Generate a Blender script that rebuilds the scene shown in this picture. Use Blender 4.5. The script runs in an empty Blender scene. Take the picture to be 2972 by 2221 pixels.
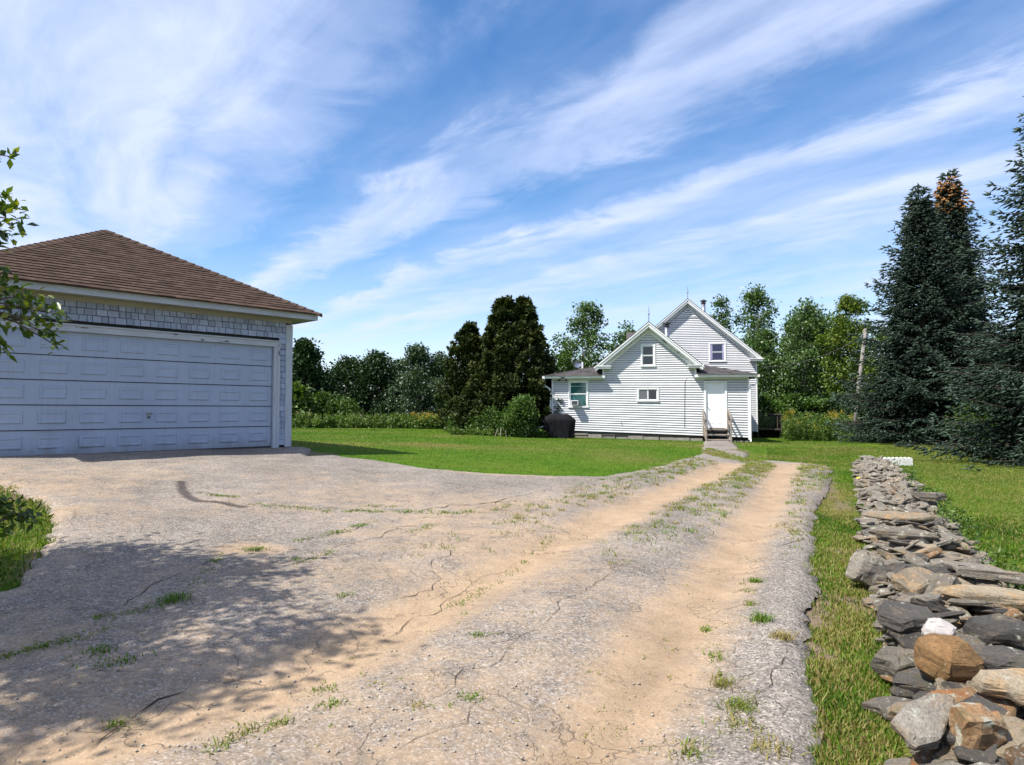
import bpy, math, random
import numpy as np
from mathutils import Vector, Matrix

# ------------------------------------------------------------------ camera, sky, sun, exposure
scene = bpy.context.scene
col = scene.collection
F_PX, CX, CY, HORIZON = 1940.0, 1486.0, 1110.5, 1193.0
EYE = 1.5
PITCH = math.atan((HORIZON - CY) / F_PX)
cam_data = bpy.data.cameras.new('camera')
cam = bpy.data.objects.new('camera', cam_data)
col.objects.link(cam)
cam.location = (0, 0, EYE)
cam.rotation_euler = (math.pi / 2 + PITCH, 0, 0)
cam_data.sensor_width = 36.0
cam_data.lens = 36.0 * F_PX / 2972.0
cam_data.clip_start = 0.05
cam_data.clip_end = 6000
scene.camera = cam

SUN_ELEV = math.radians(54)
SUN_H = np.array([-0.880, -0.475]); SUN_H = SUN_H / np.linalg.norm(SUN_H)
TO_SUN = np.array([SUN_H[0] * math.cos(SUN_ELEV), SUN_H[1] * math.cos(SUN_ELEV), math.sin(SUN_ELEV)])
sd = bpy.data.lights.new('sun', 'SUN')
sd.energy = 4.8
sd.angle = math.radians(0.53)
sd.color = (1.0, 0.955, 0.88)
sun = bpy.data.objects.new('sun', sd)
col.objects.link(sun)
sun.rotation_euler = Vector(TO_SUN).to_track_quat('Z', 'Y').to_euler()
sun.location = (-20, -15, 30)

vs = scene.view_settings
vs.view_transform = 'Standard'
vs.look = 'None'
vs.exposure = 0.80
vs.gamma = 1.0
vs.use_curve_mapping = False

world = bpy.data.worlds.new('World')
scene.world = world
world.use_nodes = True
wn, wl = world.node_tree.nodes, world.node_tree.links
wn.clear()


def W(kind, **kw):
    n = wn.new(kind)
    for k, v in kw.items():
        setattr(n, k, v)
    return n


def wmath(op, a, b=None, c=None):
    n = wn.new('ShaderNodeMath'); n.operation = op
    for i, v in enumerate((a, b, c)):
        if v is None:
            continue
        if isinstance(v, (int, float)):
            n.inputs[i].default_value = v
        else:
            wl.new(v, n.inputs[i])
    return n.outputs[0]


out = W('ShaderNodeOutputWorld')
bg = W('ShaderNodeBackground')
bg.inputs['Strength'].default_value = 0.088
sky = W('ShaderNodeTexSky')
sky.sky_type = 'NISHITA'
sky.sun_disc = False
sky.sun_elevation = SUN_ELEV
sky.sun_rotation = math.atan2(SUN_H[0], SUN_H[1])
sky.altitude = 60
sky.air_density = 1.0
sky.dust_density = 0.3
sky.ozone_density = 1.6
# cirrus: streaks on a high flat layer; position = direction / height, split along and across the wind
tc = W('ShaderNodeTexCoord')
sep = W('ShaderNodeSeparateXYZ')
wl.new(tc.outputs['Generated'], sep.inputs[0])
dx, dy, dz = sep.outputs
zz = wmath('ADD', wmath('MAXIMUM', dz, 0.0), 0.03)
px_ = wmath('DIVIDE', dx, zz)
py_ = wmath('DIVIDE', dy, zz)
al = wmath('ADD', wmath('MULTIPLY', px_, 0.62), wmath('MULTIPLY', py_, -0.785))
ac = wmath('ADD', wmath('MULTIPLY', px_, 0.785), wmath('MULTIPLY', py_, 0.62))


def wnoise(sx, sy, scale, detail, rough, off=0.0, dist=0.0):
    cmb = W('ShaderNodeCombineXYZ')
    wl.new(wmath('MULTIPLY', al, sx), cmb.inputs[0])
    wl.new(wmath('MULTIPLY', ac, sy), cmb.inputs[1])
    cmb.inputs[2].default_value = off
    n = W('ShaderNodeTexNoise')
    n.inputs['Scale'].default_value = scale
    n.inputs['Detail'].default_value = detail
    n.inputs['Roughness'].default_value = rough
    n.inputs['Distortion'].default_value = dist
    wl.new(cmb.outputs[0], n.inputs['Vector'])
    return n.outputs['Fac']


warp = wnoise(0.7, 0.9, 1.0, 3, 0.55, 3.1)
warp2 = wnoise(1.8, 2.6, 1.0, 6, 0.62, 8.7, 0.6)
bw = wmath('ADD', ac, wmath('ADD', wmath('MULTIPLY', wmath('SUBTRACT', warp, 0.5), 0.75),
                            wmath('MULTIPLY', wmath('SUBTRACT', warp2, 0.5), 0.62)))
mr = W('ShaderNodeMapRange')
mr.inputs['From Min'].default_value = -1.0
mr.inputs['From Max'].default_value = 5.0
wl.new(bw, mr.inputs['Value'])
ramp = W('ShaderNodeValToRGB')
wl.new(mr.outputs[0], ramp.inputs[0])
cr = ramp.color_ramp
cr.interpolation = 'EASE'
pts = [(-1.0, .80), (0.45, .88), (0.75, .42), (1.0, .06), (1.2, .16), (1.42, .80), (1.62, .66), (1.84, .12),
       (2.04, .22), (2.22, .84), (2.5, .42), (2.62, .44), (2.85, .84), (3.2, .62), (3.5, .34), (4.2, .62), (5.0, .55)]
while len(cr.elements) < len(pts):
    cr.elements.new(0.5)
for e, (p, v) in zip(cr.elements, pts):
    e.position = (p + 1) / 6.0
    e.color = (v, v, v, 1)
wisp = wnoise(1.0, 2.3, 1.0, 7, 0.57, 1.3, 0.8)
wisp2 = wnoise(2.2, 5.0, 1.0, 5, 0.55, 5.5, 0.6)
w1 = W('ShaderNodeMapRange'); wl.new(wisp, w1.inputs['Value'])
w1.inputs['From Min'].default_value = 0.30; w1.inputs['From Max'].default_value = 0.68
w1.inputs['To Min'].default_value = 0.42; w1.inputs['To Max'].default_value = 1.18
dens = wmath('MULTIPLY', ramp.outputs[0], w1.outputs[0])
dens = wmath('ADD', dens, wmath('MULTIPLY', wmath('SUBTRACT', wisp2, 0.47), 0.26))
# long air path near the horizon whitens everything
hz = W('ShaderNodeMapRange'); wl.new(dz, hz.inputs['Value'])
hz.inputs['From Min'].default_value = 0.0; hz.inputs['From Max'].default_value = 0.26
hz.inputs['To Min'].default_value = 0.62; hz.inputs['To Max'].default_value = 0.0
dens = wmath('MAXIMUM', dens, hz.outputs[0])
cl = wn.new('ShaderNodeClamp'); wl.new(dens, cl.inputs[0])
cl.inputs['Max'].default_value = 0.90
gn = W('ShaderNodeHueSaturation'); gn.inputs['Hue'].default_value = 0.503; gn.inputs['Saturation'].default_value = 1.30; gn.inputs['Value'].default_value = 1.28
wl.new(sky.outputs[0], gn.inputs['Color'])
mixc = W('ShaderNodeMix'); mixc.data_type = 'RGBA'
wl.new(cl.outputs[0], mixc.inputs['Factor'])
wl.new(gn.outputs[0], mixc.inputs['A'])
mixc.inputs['B'].default_value = (5.3, 5.95, 7.9, 1)
wl.new(mixc.outputs['Result'], bg.inputs['Color'])
wl.new(bg.outputs[0], out.inputs['Surface'])

# ------------------------------------------------------------------ helpers
rnd = random.Random(7)
R = np.random.default_rng(11)
cosP, sinP = math.cos(PITCH), math.sin(PITCH)


def ray(px, py):
    u, v = (np.asarray(px, float) - CX) / F_PX, (CY - np.asarray(py, float)) / F_PX
    return u, cosP - v * sinP, sinP + v * cosP


def at(px, py, Y):
    """photo pixel -> world point at distance Y in front of the camera"""
    x, y, z = ray(px, py)
    return np.array([x / y * Y, Y, EYE + z / y * Y])


def project(P):
    P = np.atleast_2d(P)
    d = P - np.array([0, 0, EYE])
    yc = d[:, 1] * cosP + d[:, 2] * sinP
    zc = -d[:, 1] * sinP + d[:, 2] * cosP
    return CX + F_PX * d[:, 0] / yc, CY - F_PX * zc / yc


CTRL = np.array([
    (0, 0, 0), (0, 3, 0), (-4, 4, .14), (4, 3, 0), (3, 6, 0), (5.5, 10, .03), (9.5, 18.5, .06), (-8.6, 9.4, .66),
    (-5.0, 13.6, .66), (-8, 6.5, .45), (-3, 10, .40), (0, 8, .16), (0, 12, .30), (4, 16, .24), (2, 22, .32),
    (-4, 20, .58), (2, 30.5, .29), (6, 30.5, .20), (11, 30.5, .09), (14.5, 31, 0.0), (-3, 38, .50), (-12, 38, .55),
    (-10, 20, .74), (13, 19, .06), (17, 27, .26), (22, 30, .1), (14.5, 25.5, .30), (25, 15, 0), (12, 10, 0), (-15, 10, .7),
    (-10, 0, .2), (-6, 3, .22), (10, 0, 0), (0, -12, 0), (-25, 30, .7), (0, 62, .4), (40, 60, .1), (-40, 60, .6),
    (45, 5, 0), (-45, 5, .4), (7, 38, .2), (16, 18, .1)], float)


def _tps(r2):
    return 0.5 * r2 * np.log(r2 + 1e-9)


_n = len(CTRL)
_K = _tps(((CTRL[:, None, :2] - CTRL[None, :, :2]) ** 2).sum(-1)) + 2.0 * np.eye(_n)
_P = np.c_[np.ones(_n), CTRL[:, :2]]
_A = np.block([[_K, _P], [_P.T, np.zeros((3, 3))]])
_w = np.linalg.solve(_A, np.r_[CTRL[:, 2], 0, 0, 0])


def H(x, y):
    x = np.asarray(x, float); y = np.asarray(y, float)
    sh = x.shape
    x, y = x.ravel(), y.ravel()
    cx, cy = np.clip(x, -45, 45), np.clip(y, -12, 62)
    r2 = (cx[:, None] - CTRL[None, :, 0]) ** 2 + (cy[:, None] - CTRL[None, :, 1]) ** 2
    h = _tps(r2) @ _w[:_n] + _w[_n] + _w[_n + 1] * cx + _w[_n + 2] * cy
    return h.reshape(sh)


def gp(px, py):
    """photo pixel -> point where its ray meets the ground"""
    x, y, z = ray(px, py)
    t = np.full(np.shape(x), 1.5) / np.maximum(-z, 0.004)
    for _ in range(25):
        g = H(x * t, y * t)
        t = 0.5 * t + 0.5 * np.clip((EYE - g) / np.maximum(-z, 0.004), 0.5, 80)
    return np.stack([x * t, y * t, H(x * t, y * t)], -1)


def gpl(pts):
    p = np.array(pts, float)
    return gp(p[:, 0], p[:, 1])


def inside(poly, x, y):
    x = np.asarray(x); y = np.asarray(y)
    c = np.zeros(x.shape, bool)
    n = len(poly)
    for i in range(n):
        x0, y0 = poly[i][0], poly[i][1]
        x1, y1 = poly[(i + 1) % n][0], poly[(i + 1) % n][1]
        if y0 == y1:
            continue
        k = ((y0 > y) != (y1 > y)) & (x < (x1 - x0) * (y - y0) / (y1 - y0) + x0)
        c ^= k
    return c


def dist_poly(pl, x, y, closed=False):
    d = np.full(np.shape(x), 1e9)
    n = len(pl)
    for i in range(n if closed else n - 1):
        a = np.array(pl[i][:2]); b = np.array(pl[(i + 1) % n][:2])
        ab = b - a
        t = np.clip(((x - a[0]) * ab[0] + (y - a[1]) * ab[1]) / max(ab @ ab, 1e-9), 0, 1)
        d = np.minimum(d, np.hypot(x - a[0] - t * ab[0], y - a[1] - t * ab[1]))
    return d


def vnoise(x, y, seed=0):
    """smooth value noise 0..1"""
    xi, yi = np.floor(x).astype(int), np.floor(y).astype(int)
    fx, fy = x - xi, y - yi
    fx, fy = fx * fx * (3 - 2 * fx), fy * fy * (3 - 2 * fy)

    def h(a, b):
        n = (a * 374761393 + b * 668265263 + seed * 1442695041) & 0x7fffffff
        n = ((n ^ (n >> 13)) * 1274126177) & 0x7fffffff
        return ((n ^ (n >> 16)) & 0xffff) / 65535.0
    return (h(xi, yi) * (1 - fx) + h(xi + 1, yi) * fx) * (1 - fy) + (h(xi, yi + 1) * (1 - fx) + h(xi + 1, yi + 1) * fx) * fy


def fbm(x, y, seed=0, o=4):
    s, a, t = 0, 1.0, 0
    for i in range(o):
        s = s + a * vnoise(x * 2 ** i, y * 2 ** i, seed + i); t += a; a *= .5
    return s / t


def np_mesh(name, V, Fc, mat, parent=None, attrs=None, smooth=False):
    """one mesh object from numpy vertices and equal-sized faces"""
    V = np.asarray(V, np.float32); Fc = np.asarray(Fc, np.int32)
    me = bpy.data.meshes.new(name)
    k = Fc.shape[1]
    me.vertices.add(len(V)); me.vertices.foreach_set('co', V.ravel())
    me.loops.add(Fc.size); me.loops.foreach_set('vertex_index', Fc.ravel())
    me.polygons.add(len(Fc)); me.polygons.foreach_set('loop_start', np.arange(0, Fc.size, k, dtype=np.int32))
    if smooth:
        me.polygons.foreach_set('use_smooth', np.ones(len(Fc), bool))
    for an, av in (attrs or {}).items():
        a = me.attributes.new(an, 'FLOAT', 'POINT'); a.data.foreach_set('value', np.asarray(av, np.float32).ravel())
    me.update(calc_edges=True)
    if mat:
        me.materials.append(mat)
    o = bpy.data.objects.new(name, me); col.objects.link(o)
    if parent:
        o.parent = parent
    return o


class MB:
    def __init__(s):
        s.v, s.f = [], []

    def add(s, vs_, fs):
        n = len(s.v)
        s.v += [tuple(map(float, p)) for p in vs_]
        s.f += [tuple(i + n for i in f) for f in fs]
        return s

    def hexa(s, p):
        return s.add(p, [(0, 3, 2, 1), (4, 5, 6, 7), (0, 1, 5, 4), (1, 2, 6, 5), (2, 3, 7, 6), (3, 0, 4, 7)])

    def box(s, x0, x1, y0, y1, z0, z1):
        return s.hexa([(x0, y0, z0), (x1, y0, z0), (x1, y1, z0), (x0, y1, z0), (x0, y0, z1), (x1, y0, z1), (x1, y1, z1), (x0, y1, z1)])

    def prism(s, poly, y0, y1):
        """polygon in x,z swept along y"""
        n = len(poly)
        vs_ = [(x, y0, z) for x, z in poly] + [(x, y1, z) for x, z in poly]
        return s.add(vs_, [tuple(range(n)), tuple(range(2 * n - 1, n - 1, -1))] + [(i, i + n, (i + 1) % n + n, (i + 1) % n) for i in range(n)])

    def bar(s, a, b, w, h=None):
        a, b = Vector(a), Vector(b); h = h or w
        d = (b - a).normalized()
        u = d.cross(Vector((0, 0, 1)))
        if u.length < 1e-4:
            u = Vector((1, 0, 0))
        u.normalize(); v = u.cross(d)
        q = [(-1, -1), (1, -1), (1, 1), (-1, 1)]
        return s.hexa([a + u * i * w / 2 + v * j * h / 2 for i, j in q] + [b + u * i * w / 2 + v * j * h / 2 for i, j in q])

    def tube(s, path, rad, n=8, cap=True):
        path = [Vector(p) for p in path]
        if isinstance(rad, (int, float)):
            rad = [rad] * len(path)
        base = len(s.v); m = len(path)
        for i, p in enumerate(path):
            d = (path[min(i + 1, m - 1)] - path[max(i - 1, 0)]).normalized()
            u = d.cross(Vector((0.13, 0.27, 1))) if abs(d.z) < 0.95 else d.cross(Vector((1, 0.1, 0)))
            u.normalize(); v = d.cross(u)
            for k in range(n):
                a = 2 * math.pi * k / n
                s.v.append(tuple(p + (u * math.cos(a) + v * math.sin(a)) * rad[i]))
        for i in range(m - 1):
            for k in range(n):
                s.f.append((base + i * n + k, base + i * n + (k + 1) % n, base + (i + 1) * n + (k + 1) % n, base + (i + 1) * n + k))
        if cap:
            s.f.append(tuple(base + k for k in range(n))[::-1]); s.f.append(tuple(base + (m - 1) * n + k for k in range(n)))
        return s

    def build(s, name, mat, parent=None, smooth=False, bevel=0):
        me = bpy.data.meshes.new(name)
        me.from_pydata(s.v, [], s.f); me.update()
        if smooth:
            for p in me.polygons:
                p.use_smooth = True
        if mat:
            me.materials.append(mat)
        o = bpy.data.objects.new(name, me); col.objects.link(o)
        if parent:
            o.parent = parent
        if bevel:
            b = o.modifiers.new('bevel', 'BEVEL'); b.width = bevel; b.segments = 2; b.limit_method = 'ANGLE'
        return o


def tag(o, label=None, cat=None, group=None, kind=None):
    for k, v in (('label', label), ('category', cat), ('group', group), ('kind', kind)):
        if v:
            o[k] = v
    return o


def empty(name, loc, label, cat, rz=0.0, group=None):
    o = bpy.data.objects.new(name, None); col.objects.link(o)
    o.location = tuple(map(float, loc)); o.rotation_euler = (0, 0, rz); o.empty_display_size = 0.3
    return tag(o, label, cat, group)


def sub(mb, name, mat, parent, label=None, **k):
    o = mb.build(name, mat, parent, **k)
    if label:
        o['label'] = label
    return o


# ------------------------------------------------------------------ materials
def new_mat(name, rough=0.7, spec=0.3):
    m = bpy.data.materials.new(name); m.use_nodes = True
    nt = m.node_tree
    b = nt.nodes['Principled BSDF']
    b.inputs['Roughness'].default_value = rough
    b.inputs['Specular IOR Level'].default_value = spec
    return m, nt, b


class NT:
    """tiny node-graph helper"""
    def __init__(s, nt):
        s.n, s.l = nt.nodes, nt.links

    def node(s, k, **kw):
        n = s.n.new(k)
        for a, v in kw.items():
            setattr(n, a, v)
        return n

    def put(s, sock, v):
        if isinstance(v, (int, float)):
            sock.default_value = v
        elif isinstance(v, tuple):
            sock.default_value = v if len(v) == 4 or len(sock.default_value) == 3 else (*v, 1)
        else:
            s.l.new(v, sock)

    def math(s, op, a, b=None, clamp=False):
        n = s.node('ShaderNodeMath', operation=op, use_clamp=clamp)
        s.put(n.inputs[0], a)
        if b is not None:
            s.put(n.inputs[1], b)
        return n.outputs[0]

    def coords(s, kind='Object', scale=None):
        t = s.node('ShaderNodeTexCoord').outputs[kind]
        if scale:
            m = s.node('ShaderNodeMapping'); m.inputs['Scale'].default_value = scale
            s.l.new(t, m.inputs[0]); t = m.outputs[0]
        return t

    def noise(s, vec, scale, detail=4, rough=.55, dist=0.0, out='Fac'):
        n = s.node('ShaderNodeTexNoise')
        n.inputs['Scale'].default_value = scale; n.inputs['Detail'].default_value = detail
        n.inputs['Roughness'].default_value = rough; n.inputs['Distortion'].default_value = dist
        if vec is not None:
            s.l.new(vec, n.inputs['Vector'])
        return n.outputs[out]

    def voro(s, vec, scale, feature='F1', out='Distance'):
        n = s.node('ShaderNodeTexVoronoi', feature=feature)
        n.inputs['Scale'].default_value = scale
        s.l.new(vec, n.inputs['Vector'])
        return n.outputs[out]

    def ramp(s, fac, stops, interp='LINEAR'):
        n = s.node('ShaderNodeValToRGB'); n.color_ramp.interpolation = interp
        e = n.color_ramp.elements
        while len(e) < len(stops):
            e.new(0.5)
        for el, (p, c) in zip(e, stops):
            el.position = p; el.color = (*c, 1) if isinstance(c, tuple) else (c, c, c, 1)
        s.put(n.inputs[0], fac)
        return n.outputs[0]

    def mix(s, f, a, b, mode='MIX'):
        n = s.node('ShaderNodeMix', data_type='RGBA', blend_type=mode)
        s.put(n.inputs['Factor'], f); s.put(n.inputs['A'], a); s.put(n.inputs['B'], b)
        return n.outputs['Result']

    def attr(s, name):
        return s.node('ShaderNodeAttribute', attribute_name=name).outputs['Fac']

    def bump(s, h, strength, dist, bsdf, normal=None):
        n = s.node('ShaderNodeBump'); n.inputs['Strength'].default_value = strength; n.inputs['Distance'].default_value = dist
        s.l.new(h, n.inputs['Height'])
        if normal is not None:
            s.l.new(normal, n.inputs['Normal'])
        if bsdf is not None:
            s.l.new(n.outputs[0], bsdf.inputs['Normal'])
        return n.outputs[0]


def mottled(name, c1, c2, scale=3.0, rough=.7, spec=.3, bump=0.0, bscale=40.0, objrand=0.0, stretch=None, detail=5):
    m, nt, b = new_mat(name, rough, spec); g = NT(nt)
    v = g.coords('Object', stretch)
    f = g.noise(v, scale, detail, .6)
    c = g.ramp(f, [(.32, c1), (.68, c2)])
    if objrand:
        oi = g.node('ShaderNodeObjectInfo').outputs['Random']
        k = g.ramp(oi, [(0, 1 - objrand), (1, 1.0 + objrand * .3)])
        c = g.mix(1.0, c, k, 'MULTIPLY')
    g.put(b.inputs['Base Color'], c)
    if bump:
        g.bump(g.noise(v, bscale, 4, .6), bump, .01, b)
    return m


def peeling(name, paint, paint2, bare, amount, scale, stretch=None, zfade=None, rough=.6):
    """old paint with flaked-off patches"""
    m, nt, b = new_mat(name, rough, .3); g = NT(nt)
    v = g.coords('Object', stretch)
    base = g.ramp(g.noise(v, 2.2, 5, .6), [(.3, paint), (.7, paint2)])
    dirt = g.noise(v, 9.0, 6, .65)
    base = g.mix(g.math('MULTIPLY', g.ramp(dirt, [(.5, 0.0), (.75, 1.0)]), .35), base, (paint2[0] * .55, paint2[1] * .53, paint2[2] * .48, 1))
    fl = g.noise(v, scale, 5, .62, .6)
    k = g.ramp(fl, [(amount, 0.0), (amount + .025, 1.0)])
    g.put(b.inputs['Base Color'], g.mix(k, base, (*bare, 1)))
    g.bump(g.math('SUBTRACT', 1.0, k), .5, .004, b)
    return m


def leafmat(name, dark, mid, light, trans=.25, rough=.5, spec=.35):
    m, nt, b = new_mat(name, rough, spec); g = NT(nt)
    c = g.ramp(g.attr('tint'), [(0.0, dark), (.5, mid), (1.0, light)])
    g.put(b.inputs['Base Color'], c)
    if trans:
        t = g.node('ShaderNodeBsdfTranslucent')
        g.put(t.inputs['Color'], g.mix(1.0, c, (1.25, 1.3, .55, 1), 'MULTIPLY'))
        mx = g.node('ShaderNodeMixShader'); mx.inputs[0].default_value = trans
        g.l.new(b.outputs[0], mx.inputs[1]); g.l.new(t.outputs[0], mx.inputs[2])
        g.l.new(mx.outputs[0], nt.nodes['Material Output'].inputs['Surface'])
    return m


M = {}
M['vinyl'] = mottled('white_vinyl', (.63, .63, .635), (.53, .54, .55), 1.3, .55, .35, objrand=.06)
M['trim'] = mottled('white_trim', (.80, .81, .80), (.68, .69, .68), 2.4, .55, .3)
M['soffit'] = mottled('soffit_paint', (.66, .68, .67), (.54, .56, .55), 2.0, .65, .2)
M['shade_backing'] = mottled('shadow_line_backing', (.10, .10, .10), (.07, .07, .07), 2, .9, .1)  # shadow lines painted in: dark colour shows through gaps between boards and shingles
M['house_wall'] = mottled('painted_wall', (.74, .74, .75), (.66, .66, .68), 1.5, .7, .2)
M['grey_roof'] = mottled('grey_asphalt_shingle', (.112, .101, .102), (.061, .056, .058), 5.5, .95, .1, .6, 90, objrand=.35)
M['brown_roof'] = mottled('brown_asphalt_shingle', (.108, .071, .053), (.061, .040, .032), 6, .95, .1, .7, 110, objrand=.30)
M['g_paint'] = peeling('flaking_white_paint', (.44, .47, .53), (.36, .39, .45), (.07, .055, .045), .71, 3.2, (1, 1, 2.2))
M['g_trim'] = peeling('flaking_trim_paint', (.44, .47, .53), (.36, .39, .45), (.05, .04, .035), .645, 5.5, (1.0, 1, .28))
M['g_head'] = peeling('flaking_head_paint', (.44, .47, .53), (.36, .39, .45), (.045, .038, .035), .635, 3.0, (1.0, 1, 3.0))
M['g_frieze'] = mottled('yellowed_frieze_paint', (.35, .34, .29), (.27, .26, .225), 1.6, .7, .2)
M['g_shingle'] = mottled('painted_wood_shingle', (.38, .43, .56), (.28, .33, .46), 5, .7, .2, .35, 70, objrand=.28, stretch=(6, 6, 1))
M['g_door'] = mottled('painted_steel_door', (.32, .38, .51), (.27, .33, .45), .9, .42, .4)
_m = M['g_door']; _g = NT(_m.node_tree); _b = _m.node_tree.nodes['Principled BSDF']
_src = _b.inputs['Base Color'].links[0].from_socket
_v = _g.coords('Object'); _s = _g.node('ShaderNodeSeparateXYZ'); _g.l.new(_v, _s.inputs[0])
_d = _g.math('ADD', _g.math('MULTIPLY', _s.outputs[2], -2.6), _g.math('MULTIPLY', _g.noise(_g.coords('Object', (1, 1, .45)), 7, 6, .7), 1.7))
_c = _g.mix(_g.math('MULTIPLY', _g.ramp(_d, [(.30, 0.0), (1.0, 1.0)]), .55), _src, (.16, .14, .12, 1))
_st = _g.noise(_g.coords('Object', (5, 1, .35)), 3.0, 6, .7)
_c = _g.mix(_g.math('MULTIPLY', _g.ramp(_st, [(.50, 0.0), (.75, 1.0)]), .28), _c, (.19, .19, .21, 1))
_g.put(_b.inputs['Base Color'], _c)
M['dark_wood'] = mottled('dark_rotten_wood', (.035, .03, .026), (.02, .018, .016), 6, .9, .1)
M['grey_wood'] = mottled('weathered_grey_wood', (.33, .28, .24), (.20, .165, .14), 5, .85, .15, .4, 60, stretch=(1, 1, 5))
M['concrete'] = mottled('old_concrete', (.34, .31, .27), (.22, .20, .18), 6, .9, .15, .5, 60, objrand=.25)
M['pebble'] = mottled('light_pebbles', (.40, .36, .31), (.24, .21, .18), 60, .9, .15)
M['galv'] = mottled('galvanised_steel', (.42, .43, .47), (.26, .27, .31), 3, .32, .5)
M['galv'].node_tree.nodes['Principled BSDF'].inputs['Metallic'].default_value = .85
M['black_metal'] = mottled('black_metal', (.02, .02, .02), (.03, .03, .03), 3, .5, .4)
M['cable'] = mottled('black_cable', (.02, .02, .02), (.03, .03, .03), 3, .6, .3)
M['bark'] = mottled('grey_brown_bark', (.11, .09, .075), (.055, .045, .038), 9, .95, .1, .8, 30, stretch=(1, 1, .3))
M['pale_bark'] = mottled('pale_poplar_bark', (.36, .34, .29), (.17, .16, .14), 7, .9, .1, .5, 30, stretch=(1, 1, .5))
M['pole'] = mottled('weathered_pole', (.26, .24, .215), (.15, .14, .125), 6, .9, .1, .4, 40, stretch=(3, 3, .4))
M['white_stone'] = mottled('white_quartz', (.40, .365, .345), (.27, .245, .23), 9, .7, .3, .6, 30)
M['plastic_white'] = mottled('white_plastic', (.82, .83, .84), (.76, .77, .78), 2, .4, .4)
M['yellow'] = mottled('yellow_plastic', (.85, .62, .06), (.75, .52, .05), 4, .5, .4)
M['downspout'] = mottled('cream_downspout', (.74, .74, .68), (.62, .62, .56), 2, .5, .3)
M['flower'] = mottled('pink_petals', (.75, .22, .25), (.55, .12, .16), 20, .6, .2)


def glassmat(name, c, rough=.04):
    m, nt, b = new_mat(name, rough, .6); g = NT(nt)
    b.inputs['Base Color'].default_value = (*c, 1)
    b.inputs['Coat Weight'].default_value = .6; b.inputs['Coat Roughness'].default_value = .02
    g.bump(g.noise(g.coords('Object'), 2.2, 1, .5), .05, .02, b)
    return m


M['glass'] = glassmat('dark_window_glass', (.006, .007, .009))
M['glass_teal'] = glassmat('teal_curtain_glass', (.01, .085, .085))
M['glass_grey'] = glassmat('screened_glass', (.11, .115, .13), .35)
M['glass_indigo'] = glassmat('blue_curtain_glass', (.012, .013, .05))
M['curtain'] = mottled('lilac_curtain', (.42, .38, .55), (.30, .27, .42), 12, .9, .1, stretch=(8, 1, .5))

m, nt, b = new_mat('black_vinyl_cover', .75, .12); g = NT(nt)
v = g.coords('Object')
g.put(b.inputs['Base Color'], g.ramp(g.noise(v, 5, 4), [(.3, (.006, .006, .008)), (.7, (.012, .011, .015))]))
g.bump(g.noise(g.coords('Object', (1, 1, .18)), 7, 4, .6), .9, .06, b)
M['cover'] = m

# lawn and driveway materials use per-vertex masks of the thing's own dryness, dust and stains
m, nt, b = new_mat('lawn_grass_ground', .95, .1); g = NT(nt)
v = g.coords('Object')
big = g.noise(v, .35, 4, .6); mid = g.noise(v, 2.4, 5, .65); fine = g.noise(v, 26, 4, .7)
gr = g.ramp(mid, [(.3, (0.037, 0.087, 0.003)), (.7, (0.083, 0.163, 0.005))])
gr = g.mix(g.math('MULTIPLY', g.ramp(big, [(.45, 0.0), (.68, 1.0)]), .6), gr, (.125, .15, .018, 1))
gr = g.mix(g.math('MULTIPLY', g.ramp(g.noise(v, 7, 5, .7), [(.52, 0.0), (.66, 1.0)]), .5), gr, (.022, .058, .005, 1))
gr = g.mix(g.math('MULTIPLY', g.ramp(fine, [(.42, 0.0), (.68, 1.0)]), .55), gr, (.032, .062, .006, 1))
dry = g.ramp(mid, [(.3, (.106, .099, .022)), (.7, (.173, .138, .048))])
k = g.math('ADD', g.attr('dry'), g.math('MULTIPLY', g.math('SUBTRACT', g.noise(v, 4.5, 4, .7), .5), .9))
gr = g.mix(g.ramp(k, [(.15, 0.0), (.85, 1.0)]), gr, dry)
soil = g.ramp(fine, [(.3, (.119, .087, .056)), (.7, (.210, .164, .112))])
k2 = g.math('ADD', g.attr('bare'), g.math('MULTIPLY', g.math('SUBTRACT', g.noise(v, 9, 4, .7), .5), .8))
gr = g.mix(g.ramp(k2, [(.35, 0.0), (.65, 1.0)]), gr, soil)
g.put(b.inputs['Base Color'], gr)
g.bump(fine, .7, .03, b)
M['lawn'] = m

m, nt, b = new_mat('old_asphalt_with_sand', .92, .15); g = NT(nt)
v = g.coords('Object')
nb = g.noise(v, .8, 5, .62); nm = g.noise(v, 5.5, 5, .65)
chip = g.voro(v, 95, out='Color'); chipd = g.voro(v, 95)
sepc = g.node('ShaderNodeSeparateColor'); g.l.new(chip, sepc.inputs[0]); cv = sepc.outputs[0]
chip2 = g.voro(v, 42, out='Color'); sepc2 = g.node('ShaderNodeSeparateColor'); g.l.new(chip2, sepc2.inputs[0]); cv2 = sepc2.outputs[0]
asp = g.ramp(nb, [(.3, (.188, .163, .139)), (.7, (.275, .240, .206))])
agg = g.ramp(cv, [(0.0, .34), (.30, .76), (.75, 1.12), (1.0, 1.85)])
asp = g.mix(.85, asp, agg, 'MULTIPLY')
agg2 = g.ramp(cv2, [(0.0, .72), (.4, .97), (.85, 1.06), (1.0, 1.28)])
asp = g.mix(.6, asp, agg2, 'MULTIPLY')
sand = g.ramp(nm, [(.28, (.324, .226, .140)), (.72, (.391, .284, .185))])
grit = g.ramp(cv, [(0.0, .62), (.06, .9), (.5, 1.0), (.94, 1.06), (1.0, 1.4)])
sand = g.mix(.65, sand, grit, 'MULTIPLY')
ss = g.math('ADD', g.attr('sand'), g.math('MULTIPLY', g.math('SUBTRACT', g.noise(v, 3.4, 6, .7), .5), .85))
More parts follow.
